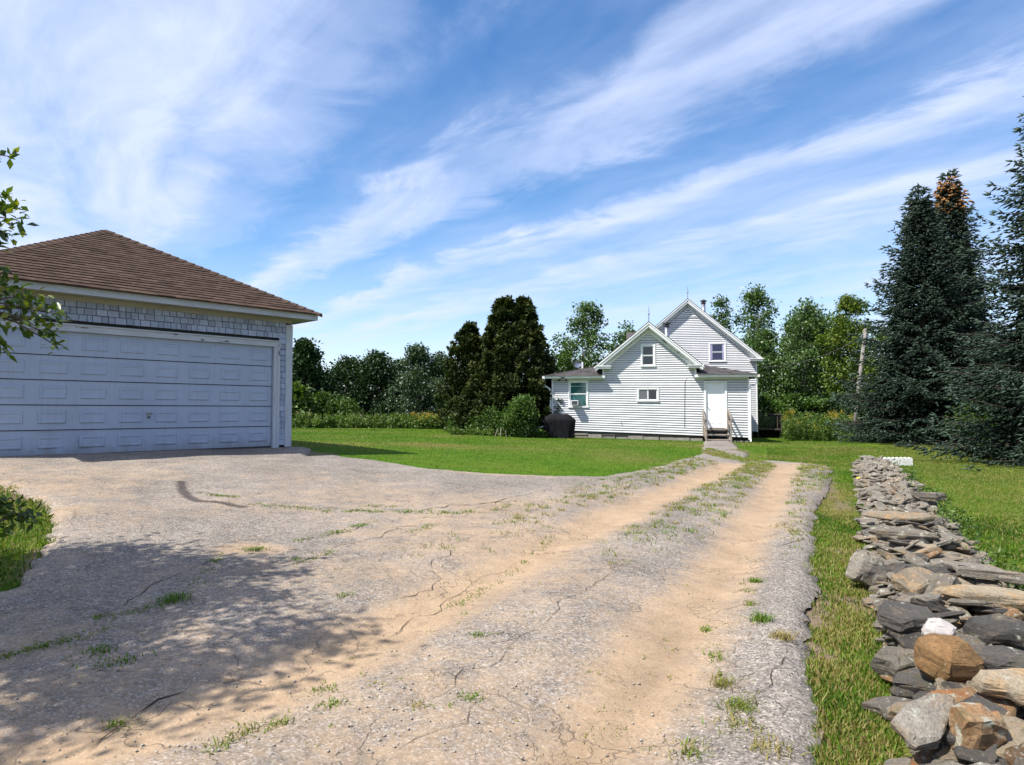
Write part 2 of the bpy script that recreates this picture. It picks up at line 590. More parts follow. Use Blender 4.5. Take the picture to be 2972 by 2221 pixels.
ss = g.math('ADD', ss, g.math('MULTIPLY', g.math('SUBTRACT', g.noise(v, 22, 5, .7), .5), .75))
ss = g.math('ADD', ss, g.math('MULTIPLY', g.math('SUBTRACT', .5, cv), .16))
sf = g.ramp(ss, [(.28, 0.0), (.50, .5), (.80, 1.0)])
c = g.mix(sf, asp, sand)
damp = g.ramp(g.attr('damp'), [(0.0, 1.0), (1.0, .80)])
c = g.mix(1.0, c, damp, 'MULTIPLY')
c = g.mix(1.0, c, g.ramp(g.noise(v, 1.7, 6, .7), [(.3, .84), (.7, 1.08)]), 'MULTIPLY')
# hairline crazing
vd = g.node('ShaderNodeVectorMath', operation='ADD'); g.l.new(v, vd.inputs[0])
nz = g.node('ShaderNodeTexNoise'); nz.inputs['Scale'].default_value = 2.6; nz.inputs['Detail'].default_value = 5; g.l.new(v, nz.inputs['Vector'])
vs_ = g.node('ShaderNodeVectorMath', operation='SCALE'); g.l.new(nz.outputs['Color'], vs_.inputs[0]); vs_.inputs['Scale'].default_value = .75
g.l.new(vs_.outputs[0], vd.inputs[1])
cre = g.voro(vd.outputs[0], 1.15, 'DISTANCE_TO_EDGE')
cre2 = g.voro(vd.outputs[0], 3.1, 'DISTANCE_TO_EDGE')
ck = g.ramp(cre, [(0.0, 1.0), (.004, .6), (.009, 0.0)])
ck2 = g.math('MULTIPLY', g.ramp(cre2, [(0.0, 1.0), (.007, .5), (.013, 0.0)]), g.ramp(g.noise(v, .55, 3), [(.47, 0.0), (.56, 1.0)]))
ckm = g.math('MULTIPLY', g.math('MAXIMUM', ck, ck2), g.ramp(g.noise(v, .9, 3), [(.40, 0.0), (.54, 1.0)]))
c = g.mix(g.math('MULTIPLY', ckm, .62), c, (.09, .075, .06, 1))
st = g.math('ADD', g.attr('stain'), g.math('MULTIPLY', g.math('SUBTRACT', g.noise(v, 18, 6, .75), .5), 1.3))
c = g.mix(g.math('MULTIPLY', g.ramp(st, [(.35, 0.0), (.9, 1.0)]), .86), c, (.045, .037, .036, 1))
g.put(b.inputs['Base Color'], c)
h = g.math('SUBTRACT', g.math('ADD', g.math('MULTIPLY', cv, .5), g.math('MULTIPLY', cv2, .5)), g.math('MULTIPLY', ckm, 1.2))
nrm = g.bump(h, .55, .010, None)
g.bump(g.noise(v, 16, 5, .7), .40, .03, b, nrm)
M['drive'] = m


def bladesmat():
    m, nt, b = new_mat('grass_blades', .6, .25); g = NT(nt)
    c = g.ramp(g.attr('tint'), [(0.0, (0.027, 0.065, 0.004)), (.35, (0.062, 0.139, 0.006)), (.62, (0.112, 0.197, 0.011)), (.80, (.218, .198, .051)), (1.0, (.320, .243, .115))])
    g.put(b.inputs['Base Color'], c)
    t = g.node('ShaderNodeBsdfTranslucent'); g.put(t.inputs['Color'], g.mix(1.0, c, (1.2, 1.25, .6, 1), 'MULTIPLY'))
    mx = g.node('ShaderNodeMixShader'); mx.inputs[0].default_value = .3
    g.l.new(b.outputs[0], mx.inputs[1]); g.l.new(t.outputs[0], mx.inputs[2])
    g.l.new(mx.outputs[0], nt.nodes['Material Output'].inputs['Surface'])
    return m


M['blade'] = bladesmat()


def stonemat(name, c, rust, lich=.62):
    m, nt, b = new_mat(name, .85, .25); g = NT(nt)
    v = g.coords('Object')
    oi = g.node('ShaderNodeObjectInfo').outputs['Random']
    off = g.node('ShaderNodeVectorMath', operation='ADD'); g.l.new(v, off.inputs[0])
    cb = g.node('ShaderNodeCombineXYZ'); g.l.new(g.math('MULTIPLY', oi, 37.0), cb.inputs[0]); g.l.new(g.math('MULTIPLY', oi, 11.0), cb.inputs[1])
    g.l.new(cb.outputs[0], off.inputs[1]); v2 = off.outputs[0]
    mp = g.node('ShaderNodeMapping'); mp.inputs['Scale'].default_value = (1, 1, 7); mp.inputs['Rotation'].default_value = (.12, .2, 0); g.l.new(v2, mp.inputs[0])
    strata = g.noise(mp.outputs[0], 5, 6, .7, .4); mott = g.noise(v2, 6, 6, .7); fin = g.noise(v2, 55, 4, .7)
    k = g.math('ADD', g.math('MULTIPLY', oi, .55), g.math('MULTIPLY', strata, .6))
    base = g.ramp(k, [(.15, tuple(x * .42 for x in c)), (.5, c), (.95, tuple(min(x * 1.55, .7) for x in c))])
    base = g.mix(g.ramp(mott, [(.50, 0.0), (.66, 1.0)]), base, (*rust, 1))
    base = g.mix(g.math('MULTIPLY', g.ramp(fin, [(.35, 1.0), (.6, 0.0)]), .45), base, tuple(x * .35 for x in c) + (1,))
    li = g.noise(v2, 13, 5, .6)
    mo = g.noise(v2, 4.2, 5, .65)
    base = g.mix(g.math('MULTIPLY', g.ramp(mo, [(.56, 0.0), (.70, 1.0)]), .6), base, (.10, .105, .045, 1))
    base = g.mix(g.math('MULTIPLY', g.ramp(li, [(lich - .04, 0.0), (lich + .03, 1.0)]), .75), base, (.44, .44, .36, 1))
    g.put(b.inputs['Base Color'], base)
    n1 = g.bump(strata, .8, .05, None)
    g.bump(g.noise(v2, 24, 6, .75), .75, .025, b, n1)
    return m


M['st_grey'] = stonemat('grey_schist', (.204, .180, .148), (.28, .20, .12))
M['st_dark'] = stonemat('dark_slate', (.092, .084, .076), (.19, .145, .10), .66)
M['st_tan'] = stonemat('tan_schist', (.296, .240, .168), (.42, .26, .12), .68)
M['st_rust'] = stonemat('rust_streaked_stone', (.240, .152, .080), (.40, .15, .045), .60)
M['st_boulder'] = stonemat('orange_brown_boulder', (.30, .175, .075), (.20, .105, .045), .70)
# ------------------------------------------------------------------ ground
DRIVE_PX = [(176, 1532), (150, 1606), (107, 1660), (53, 1713), (-60, 1790), (-300, 1880)]
d_left = gpl([(-300, 1380), (-120, 1386), (0, 1404), (69, 1431), (144, 1479)] + DRIVE_PX)
d_top = gpl([(890, 1327), (972, 1326), (1050, 1336), (1117, 1344), (1262, 1366), (1406, 1380), (1551, 1386), (1732, 1387),
             (1804, 1380), (1876, 1366), (1949, 1348), (2007, 1329), (2046, 1319), (2044, 1283), (2112, 1281), (2140, 1300), (2168, 1319),
             (2151, 1335), (2274, 1343), (2404, 1357)])
d_right = gpl([(2410, 1370), (2390, 1438), (2364, 1489), (2354, 1568), (2347, 1713), (2347, 1829), (2343, 1973), (2362, 2221)])
gr_front = [(-12.5, 5.2), (-9.2, 8.9)]
WALL_DIR = np.array([.447, .894])
drive_poly = [tuple(p[:2]) for p in d_left[::-1]]
drive_poly = [(-12.5, 1.5), (-6.2, 1.0)] + [tuple(p[:2]) for p in d_left[::-1][2:]] + [(-11.5, 7.3)]
drive_poly += [(-9.05, 10.35), (-4.6, 15.15)]
drive_poly += [tuple(p[:2]) for p in d_top] + [tuple(p[:2]) for p in d_right] + [(.65, 0.9), (-.6, -3.5), (-6, -3.5), (-9, -1)]
drive_poly = np.array(drive_poly)
rut_l = gpl([(2125, 1352), (2040, 1392), (1912, 1445), (1732, 1532), (1551, 1619), (1334, 1742), (1153, 1829), (972, 1923), (755, 2017), (466, 2118), (100, 2215)])
rut_r = gpl([(2285, 1352), (2255, 1400), (2230, 1467), (2166, 1568), (2072, 1698), (1985, 1800), (1876, 1944), (1768, 2118), (1690, 2221)])
rut_r = np.vstack([rut_r, [(-.2, 1.5, 0)]])
strip_dry = gpl([(2430, 1400), (2440, 1560), (2440, 1800), (2460, 2190)])


def dryness(x, y):
    """own colour of the turf: drier on the raised bank to the right, along the wall and in a few worn spots"""
    d = 0.50 * np.clip((x - 7.0 - (y - 14) * .45) / 2.5, 0, 1)
    d = np.where(y < 6, np.maximum(d, .40 * np.clip((x - 2) / 2, 0, 1)), d)
    d = np.maximum(d, .95 * np.clip(1.15 - dist_poly(strip_dry, x, y) / .55, 0, 1) * np.clip(fbm(x * 1.7, y * 1.7, 15) * 2.4 - .55, .15, 1))
    a = gp(1245, 1289)
    d = np.maximum(d, .95 * np.exp(-(((x - a[0]) / 1.5) ** 2 + ((y - a[1]) / 1.6) ** 2)))
    a = gp(2560, 1275)
    d = np.maximum(d, .8 * np.exp(-(((x - a[0]) / 2.2) ** 2 + ((y - a[1]) / 1.6) ** 2)))
    d = np.maximum(d, .55 * np.clip(fbm(x * .35, y * .35, 25) * 3.5 - 1.58, 0, 1))
    return d * (.55 + .8 * fbm(x * .9, y * .9, 5))


def bareness(x, y):
    b = np.zeros(np.shape(x))
    dd = dist_poly(drive_poly, x, y, True)
    b = np.maximum(b, .95 * np.clip(1.1 - dd / .30, 0, 1) * np.clip(fbm(x * 2.2, y * 2.2, 9) * 6 - 2.6, 0, 1))
    b = np.maximum(b, .8 * np.clip(1 - dist_poly(strip_dry, x, y) / .6, 0, 1) * np.clip(fbm(x * 2.6, y * 2.6, 19) * 7 - 3.9, 0, 1))
    g0 = np.array([-4.85, 14.57]); n = np.array([-.679, -.734])
    s = (x - g0[0]) * n[0] + (y - g0[1]) * n[1]
    p = (x - g0[0]) * .735 + (y - g0[1]) * -.678
    b = np.maximum(b, np.where((s > -.5) & (s < 6.5) & (p > -.3) & (p < 1.1), .9, 0))
    return b


nr, ns = 230, 360
rad = np.concatenate([[0.0], .4 * (2500 / .4) ** (np.arange(nr - 1) / (nr - 2))])
th = np.arange(ns) / ns * 2 * math.pi
gx = rad[:, None] * np.cos(th)[None]; gy = rad[:, None] * np.sin(th)[None]
far = np.clip((rad - 60) / 80, 0, 1)[:, None]
gz = H(gx, gy) * (1 - far) + .3 * far - .02
V = np.stack([gx, gy, gz], -1).reshape(-1, 3)
i, j = np.meshgrid(np.arange(nr - 1), np.arange(ns), indexing='ij')
Fq = np.stack([i * ns + j, (i + 1) * ns + j, (i + 1) * ns + (j + 1) % ns, i * ns + (j + 1) % ns], -1).reshape(-1, 4)
ground = np_mesh('ground', V, Fq, M['lawn'], attrs={'dry': dryness(V[:, 0], V[:, 1]), 'bare': bareness(V[:, 0], V[:, 1])}, smooth=True)
tag(ground, kind='structure')

# driveway: old asphalt sheet with two worn sandy ruts
stp = .06
xs = np.arange(-13, 12.6, stp); ys = np.arange(-3.5, 31.2, stp)
X, Y = np.meshgrid(xs, ys)
wob = .09 * (fbm(X * 1.6, Y * 1.6, 21) - .5) * 2 + .09 * (fbm(X * 6, Y * 6, 23) - .5)
dd = dist_poly(drive_poly, X, Y, True)
ins = inside(drive_poly, X, Y)
sdist = np.where(ins, dd, -dd) + wob
sdist = sdist + .03
keep = sdist > -.75 * stp
gyy, gxx = np.gradient(sdist, stp)
gl = np.maximum(np.hypot(gxx, gyy), .3)
snap = np.abs(sdist) < .75 * stp
X = np.where(snap, X - sdist * gxx / gl ** 2, X)
Y = np.where(snap, Y - sdist * gyy / gl ** 2, Y)
dl = dist_poly(rut_l, X, Y); dr = dist_poly(rut_r, X, Y)
wl_ = .36 + .30 * (fbm(X * .7, Y * .7, 31) - .5); wr_ = .32 + .25 * (fbm(X * .7, Y * .7, 35) - .5)
rut = np.maximum(np.exp(-(dl / wl_) ** 2), np.exp(-(dr / wr_) ** 2))
ph = fbm(X * .45, Y * .45, 41)
sand = .88 * np.maximum(np.exp(-(dl / (wl_ * 1.35)) ** 2), np.exp(-(dr / (wr_ * 1.30)) ** 2))
sand = np.maximum(sand, np.clip((ph - .47) * 2.6, 0, .62) * np.clip((9.5 - Y) / 5 + .25, .15, 1))
sand = np.maximum(sand, .46 * np.clip((7.0 - Y) / 3.5, 0, 1) * np.clip((1.5 - X) / 1.5, 0, 1))
edge_r = np.clip((X - np.interp(Y, rut_r[::-1, 1], rut_r[::-1, 0]) - .35) / .4, 0, 1)
mid_ = np.exp(-((X - np.interp(Y, rut_r[::-1, 1], rut_r[::-1, 0]) + .95) / .42) ** 2)
sand = np.maximum(sand, (.40 + .7 * (ph - .5)) * np.clip((15 - Y) / 6, .3, 1) * (1 - .62 * edge_r) * (1 - .25 * mid_))
for (px, py, rx, ry, a) in [(720, 1608, .5, .3, .7), (600, 1500, .7, .45, .45), (200, 1500, .55, .8, .5), (1140, 1560, 1.0, .5, .55), (1450, 1385, 2.0, .35, .5),
                            (300, 1560, 1.0, .5, .35), (900, 1700, 1.2, .6, .42), (1900, 1420, .9, 1.2, .3), (2330, 1420, .5, 2.5, .42)]:
    q = gp(px, py)
    sand = np.maximum(sand, a * np.exp(-((X - q[0]) / rx) ** 2 - ((Y - q[1]) / ry) ** 2))
stain = np.zeros_like(X)
tar = gpl([(525, 1407), (528, 1432), (545, 1453), (575, 1467), (640, 1473), (705, 1485)])
stain = np.maximum(stain, np.clip(1.35 - dist_poly(tar, X, Y) / .085, 0, 1))
for a_, b_ in (((1005, 1366), (1095, 1386)), ((1260, 1405), (1390, 1425))):
    stain = np.maximum(stain, .62 * np.clip(1.2 - dist_poly(gpl([a_, b_]), X, Y) / .08, 0, 1))
damp = np.exp(-(dr / .17) ** 2) * np.clip((8 - Y) / 4, 0, 1) * .9
q = gp(590, 1500)
damp = np.maximum(damp, .8 * np.exp(-((X - q[0]) / .7) ** 2 - ((Y - q[1]) / .4) ** 2))
trk = np.sin(dr * 55) * np.exp(-(dr / .22) ** 2) * .003 + np.sin(dl * 50) * np.exp(-(dl / .25) ** 2) * .003
Z = H(X, Y) + .050 - .050 * rut + .012 * np.exp(-((np.minimum(dl, dr) - .62) / .16) ** 2) + trk + .020 * (fbm(X * 2.5, Y * 2.5, 51) - .5) + .05 * (fbm(X * .6, Y * .6, 55) - .5)
Z = Z - .070 * np.clip(1 - sdist / .12, 0, 1) ** 1.5
idx = -np.ones(X.shape, int)
kq = keep[:-1, :-1] & keep[1:, :-1] & keep[1:, 1:] & keep[:-1, 1:]
used = np.zeros(X.shape, bool)
for a_ in (0, 1):
    for b_ in (0, 1):
        used[a_:X.shape[0] - 1 + a_, b_:X.shape[1] - 1 + b_] |= kq
idx[used] = np.arange(used.sum())
Fq = np.stack([idx[:-1, :-1][kq], idx[:-1, 1:][kq], idx[1:, 1:][kq], idx[1:, :-1][kq]], -1)
V = np.stack([X[used], Y[used], Z[used]], -1)
drive = np_mesh('driveway', V, Fq, M['drive'], attrs={'sand': sand[used], 'stain': stain[used], 'damp': damp[used]}, smooth=True)
tag(drive, kind='structure')


# open cracks in the old asphalt
M['crack'] = mottled('dirt_in_crack', (.085, .065, .048), (.05, .038, .028), 8, .95, .05)
_rc = np.random.default_rng(404)


def crack(p0, p1, wid):
    a_, b_ = np.array(p0, float), np.array(p1, float)
    n_ = int(max(6, np.hypot(*(b_ - a_)) / .09))
    t_ = np.linspace(0, 1, n_)
    nn_ = np.array([-(b_ - a_)[1], (b_ - a_)[0]]); nn_ /= np.linalg.norm(nn_)
    off = np.cumsum(_rc.normal(0, .040, n_)); off -= np.linspace(off[0], off[-1], n_)
    pth = a_ + (b_ - a_) * t_[:, None] + nn_ * off[:, None]
    w_ = wid * .5 * np.clip(_rc.uniform(.2, 1.2, n_), .15, 1.3) * np.minimum(1, np.minimum(t_, 1 - t_) * 6 + .1)
    L_, R_ = pth + nn_ * w_[:, None] / 2, pth - nn_ * w_[:, None] / 2
    allp = np.vstack([L_, R_])
    cx = np.clip(((allp[:, 0] - xs[0]) / stp).round().astype(int), 0, len(xs) - 1)
    cy = np.clip(((allp[:, 1] - ys[0]) / stp).round().astype(int), 0, len(ys) - 1)
    zz_ = Z[cy, cx] + .006
    V_ = np.c_[allp, zz_]
    k_ = np.arange(n_ - 1)
    F_ = np.stack([k_, k_ + 1, k_ + 1 + n_, k_ + n_], -1)
    np_mesh('crack', V_, F_, M['crack'], drive)


for (c0, c1, w_) in [((730, 1478), (1100, 1493), .030), ((1100, 1493), (1500, 1463), .03), ((830, 1587), (1095, 1523), .028), ((865, 1652), (960, 1618), .02), ((960, 1618), (1290, 1530), .018),
                     ((540, 1440), (690, 1458), .02), ((280, 1810), (640, 1640), .02), ((250, 2190), (560, 1990), .014), ((560, 1990), (900, 1960), .012), ((1050, 1790), (1420, 1560), .014), ((1080, 1900), (1500, 1640), .012),
                     ((1240, 2060), (1560, 1840), .012), ((1560, 1840), (1850, 1640), .012), ((1150, 2210), (1400, 2060), .012), ((2130, 2000), (2330, 1960), .010), ((2190, 2160), (2300, 1900), .010), ((2220, 1650), (2350, 1660), .015),
                     ((2340, 1570), (2230, 1600), .016), ((1700, 1465), (1990, 1345), .03), ((1650, 1430), (1860, 1385), .03), ((1330, 1500), (1620, 1430), .02), ((420, 1520), (830, 1560), .012)]:
    crack(gp(*c0)[:2], gp(*c1)[:2], w_)


def DZ(x, y):
    """height of the driveway surface"""
    cx = np.clip(np.round((np.asarray(x) - xs[0]) / stp).astype(int), 0, len(xs) - 1)
    cy = np.clip(np.round((np.asarray(y) - ys[0]) / stp).astype(int), 0, len(ys) - 1)
    return Z[cy, cx] + .006


# ------------------------------------------------------------------ garage
GA = math.radians(47.3)
GZ = 1.5 - .756
gar = empty('garage', (-4.85, 14.57, GZ), 'weathered white garage with brown hip roof and wide panelled door', 'garage', GA)
GW, GD = 5.66, 7.2        # front width, depth
OV = .42
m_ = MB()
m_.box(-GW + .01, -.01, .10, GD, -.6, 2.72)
sub(m_, 'wall', M['shade_backing'], gar)
for nm_, bx in (('side_wall', (-.03, .012, .05, GD, -.5, 2.72)), ('side_wall', (-GW - .012, -GW + .03, .05, GD, -.5, 2.72))):
    sub(MB().box(*bx), nm_, M['g_shingle'], gar)
DX0, DX1, DH = -5.27, -.39, 2.13
# wall shingles, course by course
expo = .121
shapes = {}


def shingle(x0, x1, z0, z1, y=0.0):
    mb = MB()
    mb.hexa([(x0, y - .014, z0), (x1, y - .014, z0), (x1, y + .02, z0), (x0, y + .02, z0),
             (x0, y - .002, z1), (x1, y - .002, z1), (x1, y + .02, z1), (x0, y + .02, z1)])
    return mb.build('shingle', M['g_shingle'], gar)


zc = 0.02; row = 0
while zc < 2.66:
    z1 = min(zc + expo + .006, 2.69)
    ivs = [(-GW + .11, -.11)] if zc > 2.24 else [(-.27, -.11)]
    for a_, b_ in ivs:
        x = b_
        while x > a_ + .02:
            w_ = rnd.uniform(.085, .19)
            x2 = max(x - w_, a_)
            if x2 - a_ < .05:
                x2 = a_
            shingle(x2 + .011, x, zc + .009 + rnd.uniform(-.004, .004), z1 - .006)
            x = x2
    zc += expo; row += 1
# trim
def gt(mb, name, mat='g_trim', label=None, bevel=.004):
    return sub(mb, name, M[mat], gar, label, bevel=bevel)


gt(MB().box(-.11, .02, -.028, .03, -.02, 2.63), 'corner_board')
gt(MB().box(-GW - .02, -GW + .11, -.028, .03, -.02, 2.63), 'corner_board')
gt(MB().box(.0, .045, -.026, .12, -.02, 2.63), 'corner_board')
gt(MB().box(-.39, -.27, -.035, .10, -.03, 2.16), 'door_jamb')
gt(MB().box(DX0 - .12, DX0, -.035, .10, -.03, 2.16), 'door_jamb')
gt(MB().box(-.31, -.255, -.05, -.036, -.03, 2.19), 'door_stop')
gt(MB().box(DX0 - .16, -.23, -.05, .10, 2.13, 2.25), 'door_head', 'g_head', 'door head board with blistered dark bare patches')
gt(MB().box(DX0 - .18, -.21, -.075, -.05, 2.235, 2.262), 'drip_cap', 'g_paint')
gt(MB().box(-GW - .02, .02, -.045, .03, 2.665, 2.755), 'frieze_board', 'g_frieze', 'yellowed frieze board under the eave')
# soffit and fascia
sub(MB().box(-GW - OV + .03, OV - .03, -OV + .03, GD + OV - .03, 2.757, 2.775), 'soffit', M['g_frieze'], gar)
fz0, fz1 = 2.735, 2.855
gt(MB().box(-GW - OV + .02, OV - .02, -OV, -OV + .028, fz0, fz1), 'fascia', 'g_paint')
gt(MB().box(OV - .028, OV, -OV, GD + OV, fz0 + .002, fz1), 'fascia', 'g_paint')
gt(MB().box(-GW - OV, -GW - OV + .028, -OV, GD + OV, fz0 + .002, fz1), 'fascia', 'g_paint')
# roof body
E = OV + .05
ez = 2.862
hw = (GW + 2 * E) / 2
cxg = -GW / 2
rise = 1.82
ry0, ry1 = -E + hw, GD + E - hw
A_, B_, C_, D_ = (-GW - E, -E, ez), (E, -E, ez), (E, GD + E, ez), (-GW - E, GD + E, ez)
ap0, ap1 = (cxg, ry0, ez + rise), (cxg, ry1, ez + rise)
sub(MB().add([A_, B_, C_, D_, ap0, ap1], [(0, 1, 4), (1, 2, 5, 4), (2, 3, 5), (3, 0, 4, 5), (3, 2, 1, 0)]), 'roof_deck', M['brown_roof'], gar)
# front slope tabs
nrm = np.array([0, -rise, hw]) / math.hypot(rise, hw)
up = np.array([0, hw, rise]) / math.hypot(rise, hw)
SL = math.hypot(rise, hw)
ncs = 27
ce = SL / ncs
proto = None
for r in range(ncs):
    s0, s1 = r * ce - (.03 if r == 0 else 0), (r + 1) * ce + .05
    halfw0 = hw * (1 - max(r * ce, 0) / SL) + .01
    halft = hw * (1 - min((r + 1) * ce + .05, SL) / SL)
    x = -halfw0 + (rnd.uniform(.05, .3) if r else .2)
    xs_ = [-halfw0]
    while x < halfw0 - .08:
        xs_.append(x); x += .305 + rnd.uniform(-.01, .01)
    xs_.append(halfw0)
    for a_, b_ in zip(xs_[:-1], xs_[1:]):
        if b_ - a_ < .02:
            continue
        ta, tb = max(a_, -halft), min(b_, halft)
        if ta >= tb:
            ta = tb = (np.clip((a_ + b_) / 2, -halft, halft))
            ta -= .004; tb += .004
        o3 = np.array([cxg, -E, ez])
        lift = .024 + rnd.uniform(0, .006)
        drop = rnd.uniform(-.006, .006)

        def pt(xx, ss, hh):
            return o3 + np.array([xx, 0, 0]) + up * ss + nrm * hh
        mb = MB().hexa([pt(a_ + .003, s0 + drop, .001), pt(b_ - .003, s0 + drop, .001), pt(tb, s1, .0), pt(ta, s1, .0),
                        pt(a_ + .003, s0 + drop, lift), pt(b_ - .003, s0 + drop, lift), pt(tb, s1, .006), pt(ta, s1, .006)])
        mb.build('roof_shingle', M['brown_roof'], gar)
# hip caps
for sx in (-1, 1):
    p0 = np.array([cxg + sx * hw, -E, ez]); p1 = np.array(ap0)
    d = p1 - p0; L_ = np.linalg.norm(d); d /= L_
    nf = nrm
    ns_ = np.array([sx * rise, 0, hw]) / math.hypot(rise, hw)
    ff = np.cross(nf, d); ff *= np.sign(ff @ np.array([-sx, -1e-3, -.2])) if abs(ff @ np.array([-sx, 0, 0])) > 0 else 1
    fs = np.cross(ns_, d); fs *= np.sign(fs @ np.array([0, 1, 0]))
    nmid = (nf + ns_); nmid /= np.linalg.norm(nmid)
    k = 0.0
    while k < L_ - .02:
        a_, b_ = k, min(k + .21, L_ + .03)
        q0, q1 = p0 + d * a_, p0 + d * b_
        w_ = .145
        h0, h1 = .036, .018
        top = [q0 + nmid * h0, q0 + ff * w_ + nf * (h0 - .006), q1 + ff * w_ + nf * h1, q1 + nmid * h1, q1 + fs * w_ + ns_ * h1, q0 + fs * w_ + ns_ * (h0 - .006)]
        bot = [p - nmid * .014 for p in top]
        mb = MB().add(top + bot, [(0, 1, 2, 3), (0, 3, 4, 5), (7, 6, 9, 8), (6, 11, 10, 9), (1, 0, 6, 7), (0, 5, 11, 6), (1, 7, 8, 2), (5, 4, 10, 11), (2, 8, 9, 3), (3, 9, 10, 4)])
        mb.build('hip_cap', M['brown_roof'], gar)
        k += .185
# door sections, each with eight raised panels
sh_ = DH / 5
for r in range(5):
    z0, z1 = r * sh_ + .012, (r + 1) * sh_ - .004
    mb = MB()
    nseg = 64
    dent = []
    for k in range(nseg + 1):
        xx = DX0 + .01 + (DX1 - DX0 - .02) * k / nseg
        u = (xx - DX0) / (DX1 - DX0)
        dn = .035 * math.exp(-((u - .17) / .05) ** 2) + .022 * math.exp(-((u - .28) / .03) ** 2) if r == 0 else (.010 * math.exp(-((u - .2) / .08) ** 2) if r == 1 else 0)
        dent.append((xx, dn))
    vs2, fs2 = [], []
    zz_ = [z0, z0 + (z1 - z0) * .5, z1]
    for (xx, dn) in dent:
        for zi, zv in enumerate(zz_):
            vs2.append((xx, .035 + dn * (1, .9, .25)[zi], zv))
    for k in range(nseg):
        for zi in range(2):
            a_ = k * 3 + zi
            fs2.append((a_, a_ + 3, a_ + 4, a_ + 1))
    nb_ = len(vs2)
    x0_, x1_ = dent[0][0], dent[-1][0]
    vs2 += [(x0_, .075, z0), (x1_, .075, z0), (x1_, .075, z1), (x0_, .075, z1)]
    fs2 += [(nb_, nb_ + 3, nb_ + 2, nb_ + 1)]
    mb.add(vs2, fs2)
    mb.box(x0_, x1_, .030, .074, z1 - .006, z1)
    sec = sub(mb, 'door_section', M['g_door'], gar, 'dented bottom section of the garage door' if r == 0 else None, smooth=False)
    pw = (DX1 - DX0) / 8
    for c_ in range(8):
        xa, xb = DX0 + pw * (c_ + .17), DX0 + pw * (c_ + .83)
        za, zb = z0 + sh_ * .24, z1 - sh_ * .22
        u = ((xa + xb) / 2 - DX0) / (DX1 - DX0)
        dn = .030 * math.exp(-((u - .17) / .05) ** 2) if r == 0 else 0
        yo = .035 + dn
        # raised field with a recessed moulding round it
        def ring(o_, yy):
            return [(xa + o_, yy, za + o_), (xb - o_, yy, za + o_), (xb - o_, yy, zb - o_), (xa + o_, yy, zb - o_)]
        vv = ring(0, yo - .001) + ring(.014, yo - .016) + ring(.036, yo - .017) + ring(.056, yo - .008)
        ff_ = []
        for lv in range(3):
            for e in range(4):
                ff_.append((lv * 4 + e, lv * 4 + (e + 1) % 4, lv * 4 + 4 + (e + 1) % 4, lv * 4 + 4 + e))
        ff_.append((12, 13, 14, 15))
        sub(MB().add(vv, ff_), 'raised_panel', M['g_door'], sec)
    if r == 1:
        hx = DX0 + 4 * pw
        mb = MB().tube([(hx - .05, -.0, z0 + .27), (hx, -.025, z0 + .275), (hx + .05, -.0, z0 + .27)], .012, 8).box(hx - .03, hx + .03, .01, .034, z0 + .255, z0 + .29)
        sub(mb, 'door_handle', M['galv'], sec)
        sub(MB().tube([(hx, .034, z0 + .20), (hx, .005, z0 + .20)], .02, 10), 'lock_cylinder', M['black_metal'], sec)
sub(MB().box(DX0, DX1, .04, .10, -.085, .012), 'door_gap_shade', M['black_metal'], gar)  # black strip painted in for the shade of the gap under the door
sub(MB().box(DX0 - .2, -.15, .02, 1.2, -.42, -.075), 'slab', M['concrete'], gar)
sub(MB().box(DX0 - .1, -.02, -.62, .018, -.42, -.12), 'apron', M['concrete'], gar, bevel=.01)
sub(MB().tube([(.05, .5, 2.5), (.12, .5, 2.5)], .03, 8).tube([(.10, .5, 2.5), (.17, .46, 2.44)], [.035, .06], 10), 'flood_lamp', M['black_metal'], gar)

# ------------------------------------------------------------------ house
HY = 31.0
HROT = math.radians(10)
HPX = 6.36
house = empty('farmhouse', (HPX - HPX * math.cos(HROT), HY + HPX * math.sin(HROT), 0), 'white clapboard farmhouse with stepped gables and grey roofs', 'house', -HROT)


cH, sH = math.cos(HROT), math.sin(HROT)


def hx(px, yl):
    """local x on a wall yl behind the front that shows at this photo column"""
    u = (px - CX) / F_PX
    return HPX + (u * (HY + cH * yl) - HPX - sH * yl) / (cH + sH * u)


def mapx(x):
    return HPX + (x - HPX) / (cH + sH * x / HY)


def hw_(x, y, z):
    """house local -> world"""
    return np.array([HPX + (x - HPX) * cH + y * sH, HY + y * cH - (x - HPX) * sH, z])


def fz(py, yl=0.0):
    return EYE + (HORIZON - py) / F_PX * (HY + yl)


XL, XR = 1.85, 11.0
EX0, EX1 = 4.2, 8.56
AX, AZ = 6.36, 5.63       # gable peak of the ell
SLP = .814
SOFZ = 3.03
holes = {'ac': (2.62, 3.54, 1.66, 2.94), 'small': (5.80, 6.81, 1.94, 2.58), 'attic': (5.985, 6.665, 3.56, 4.59), 'door': (8.90, 9.97, .50, 2.88)}


def rowz(Z, x):
    s = .034 * np.clip((3.3 - Z) / 2.7, 0, 1)
    return Z - s * (x - XL)


# wall bodies behind the boards
sub(MB().box(XL + .02, XR - .02, .03, 4.0, .35, SOFZ + .1), 'wing_wall', M['shade_backing'], house)
sub(MB().prism([(EX0 + .02, .3), (EX1 - .02, .3), (EX1 - .02, 3.62), (AX, AZ - .34), (EX0 + .02, 3.62)], .032, 7.6), 'ell_wall', M['shade_backing'], house)


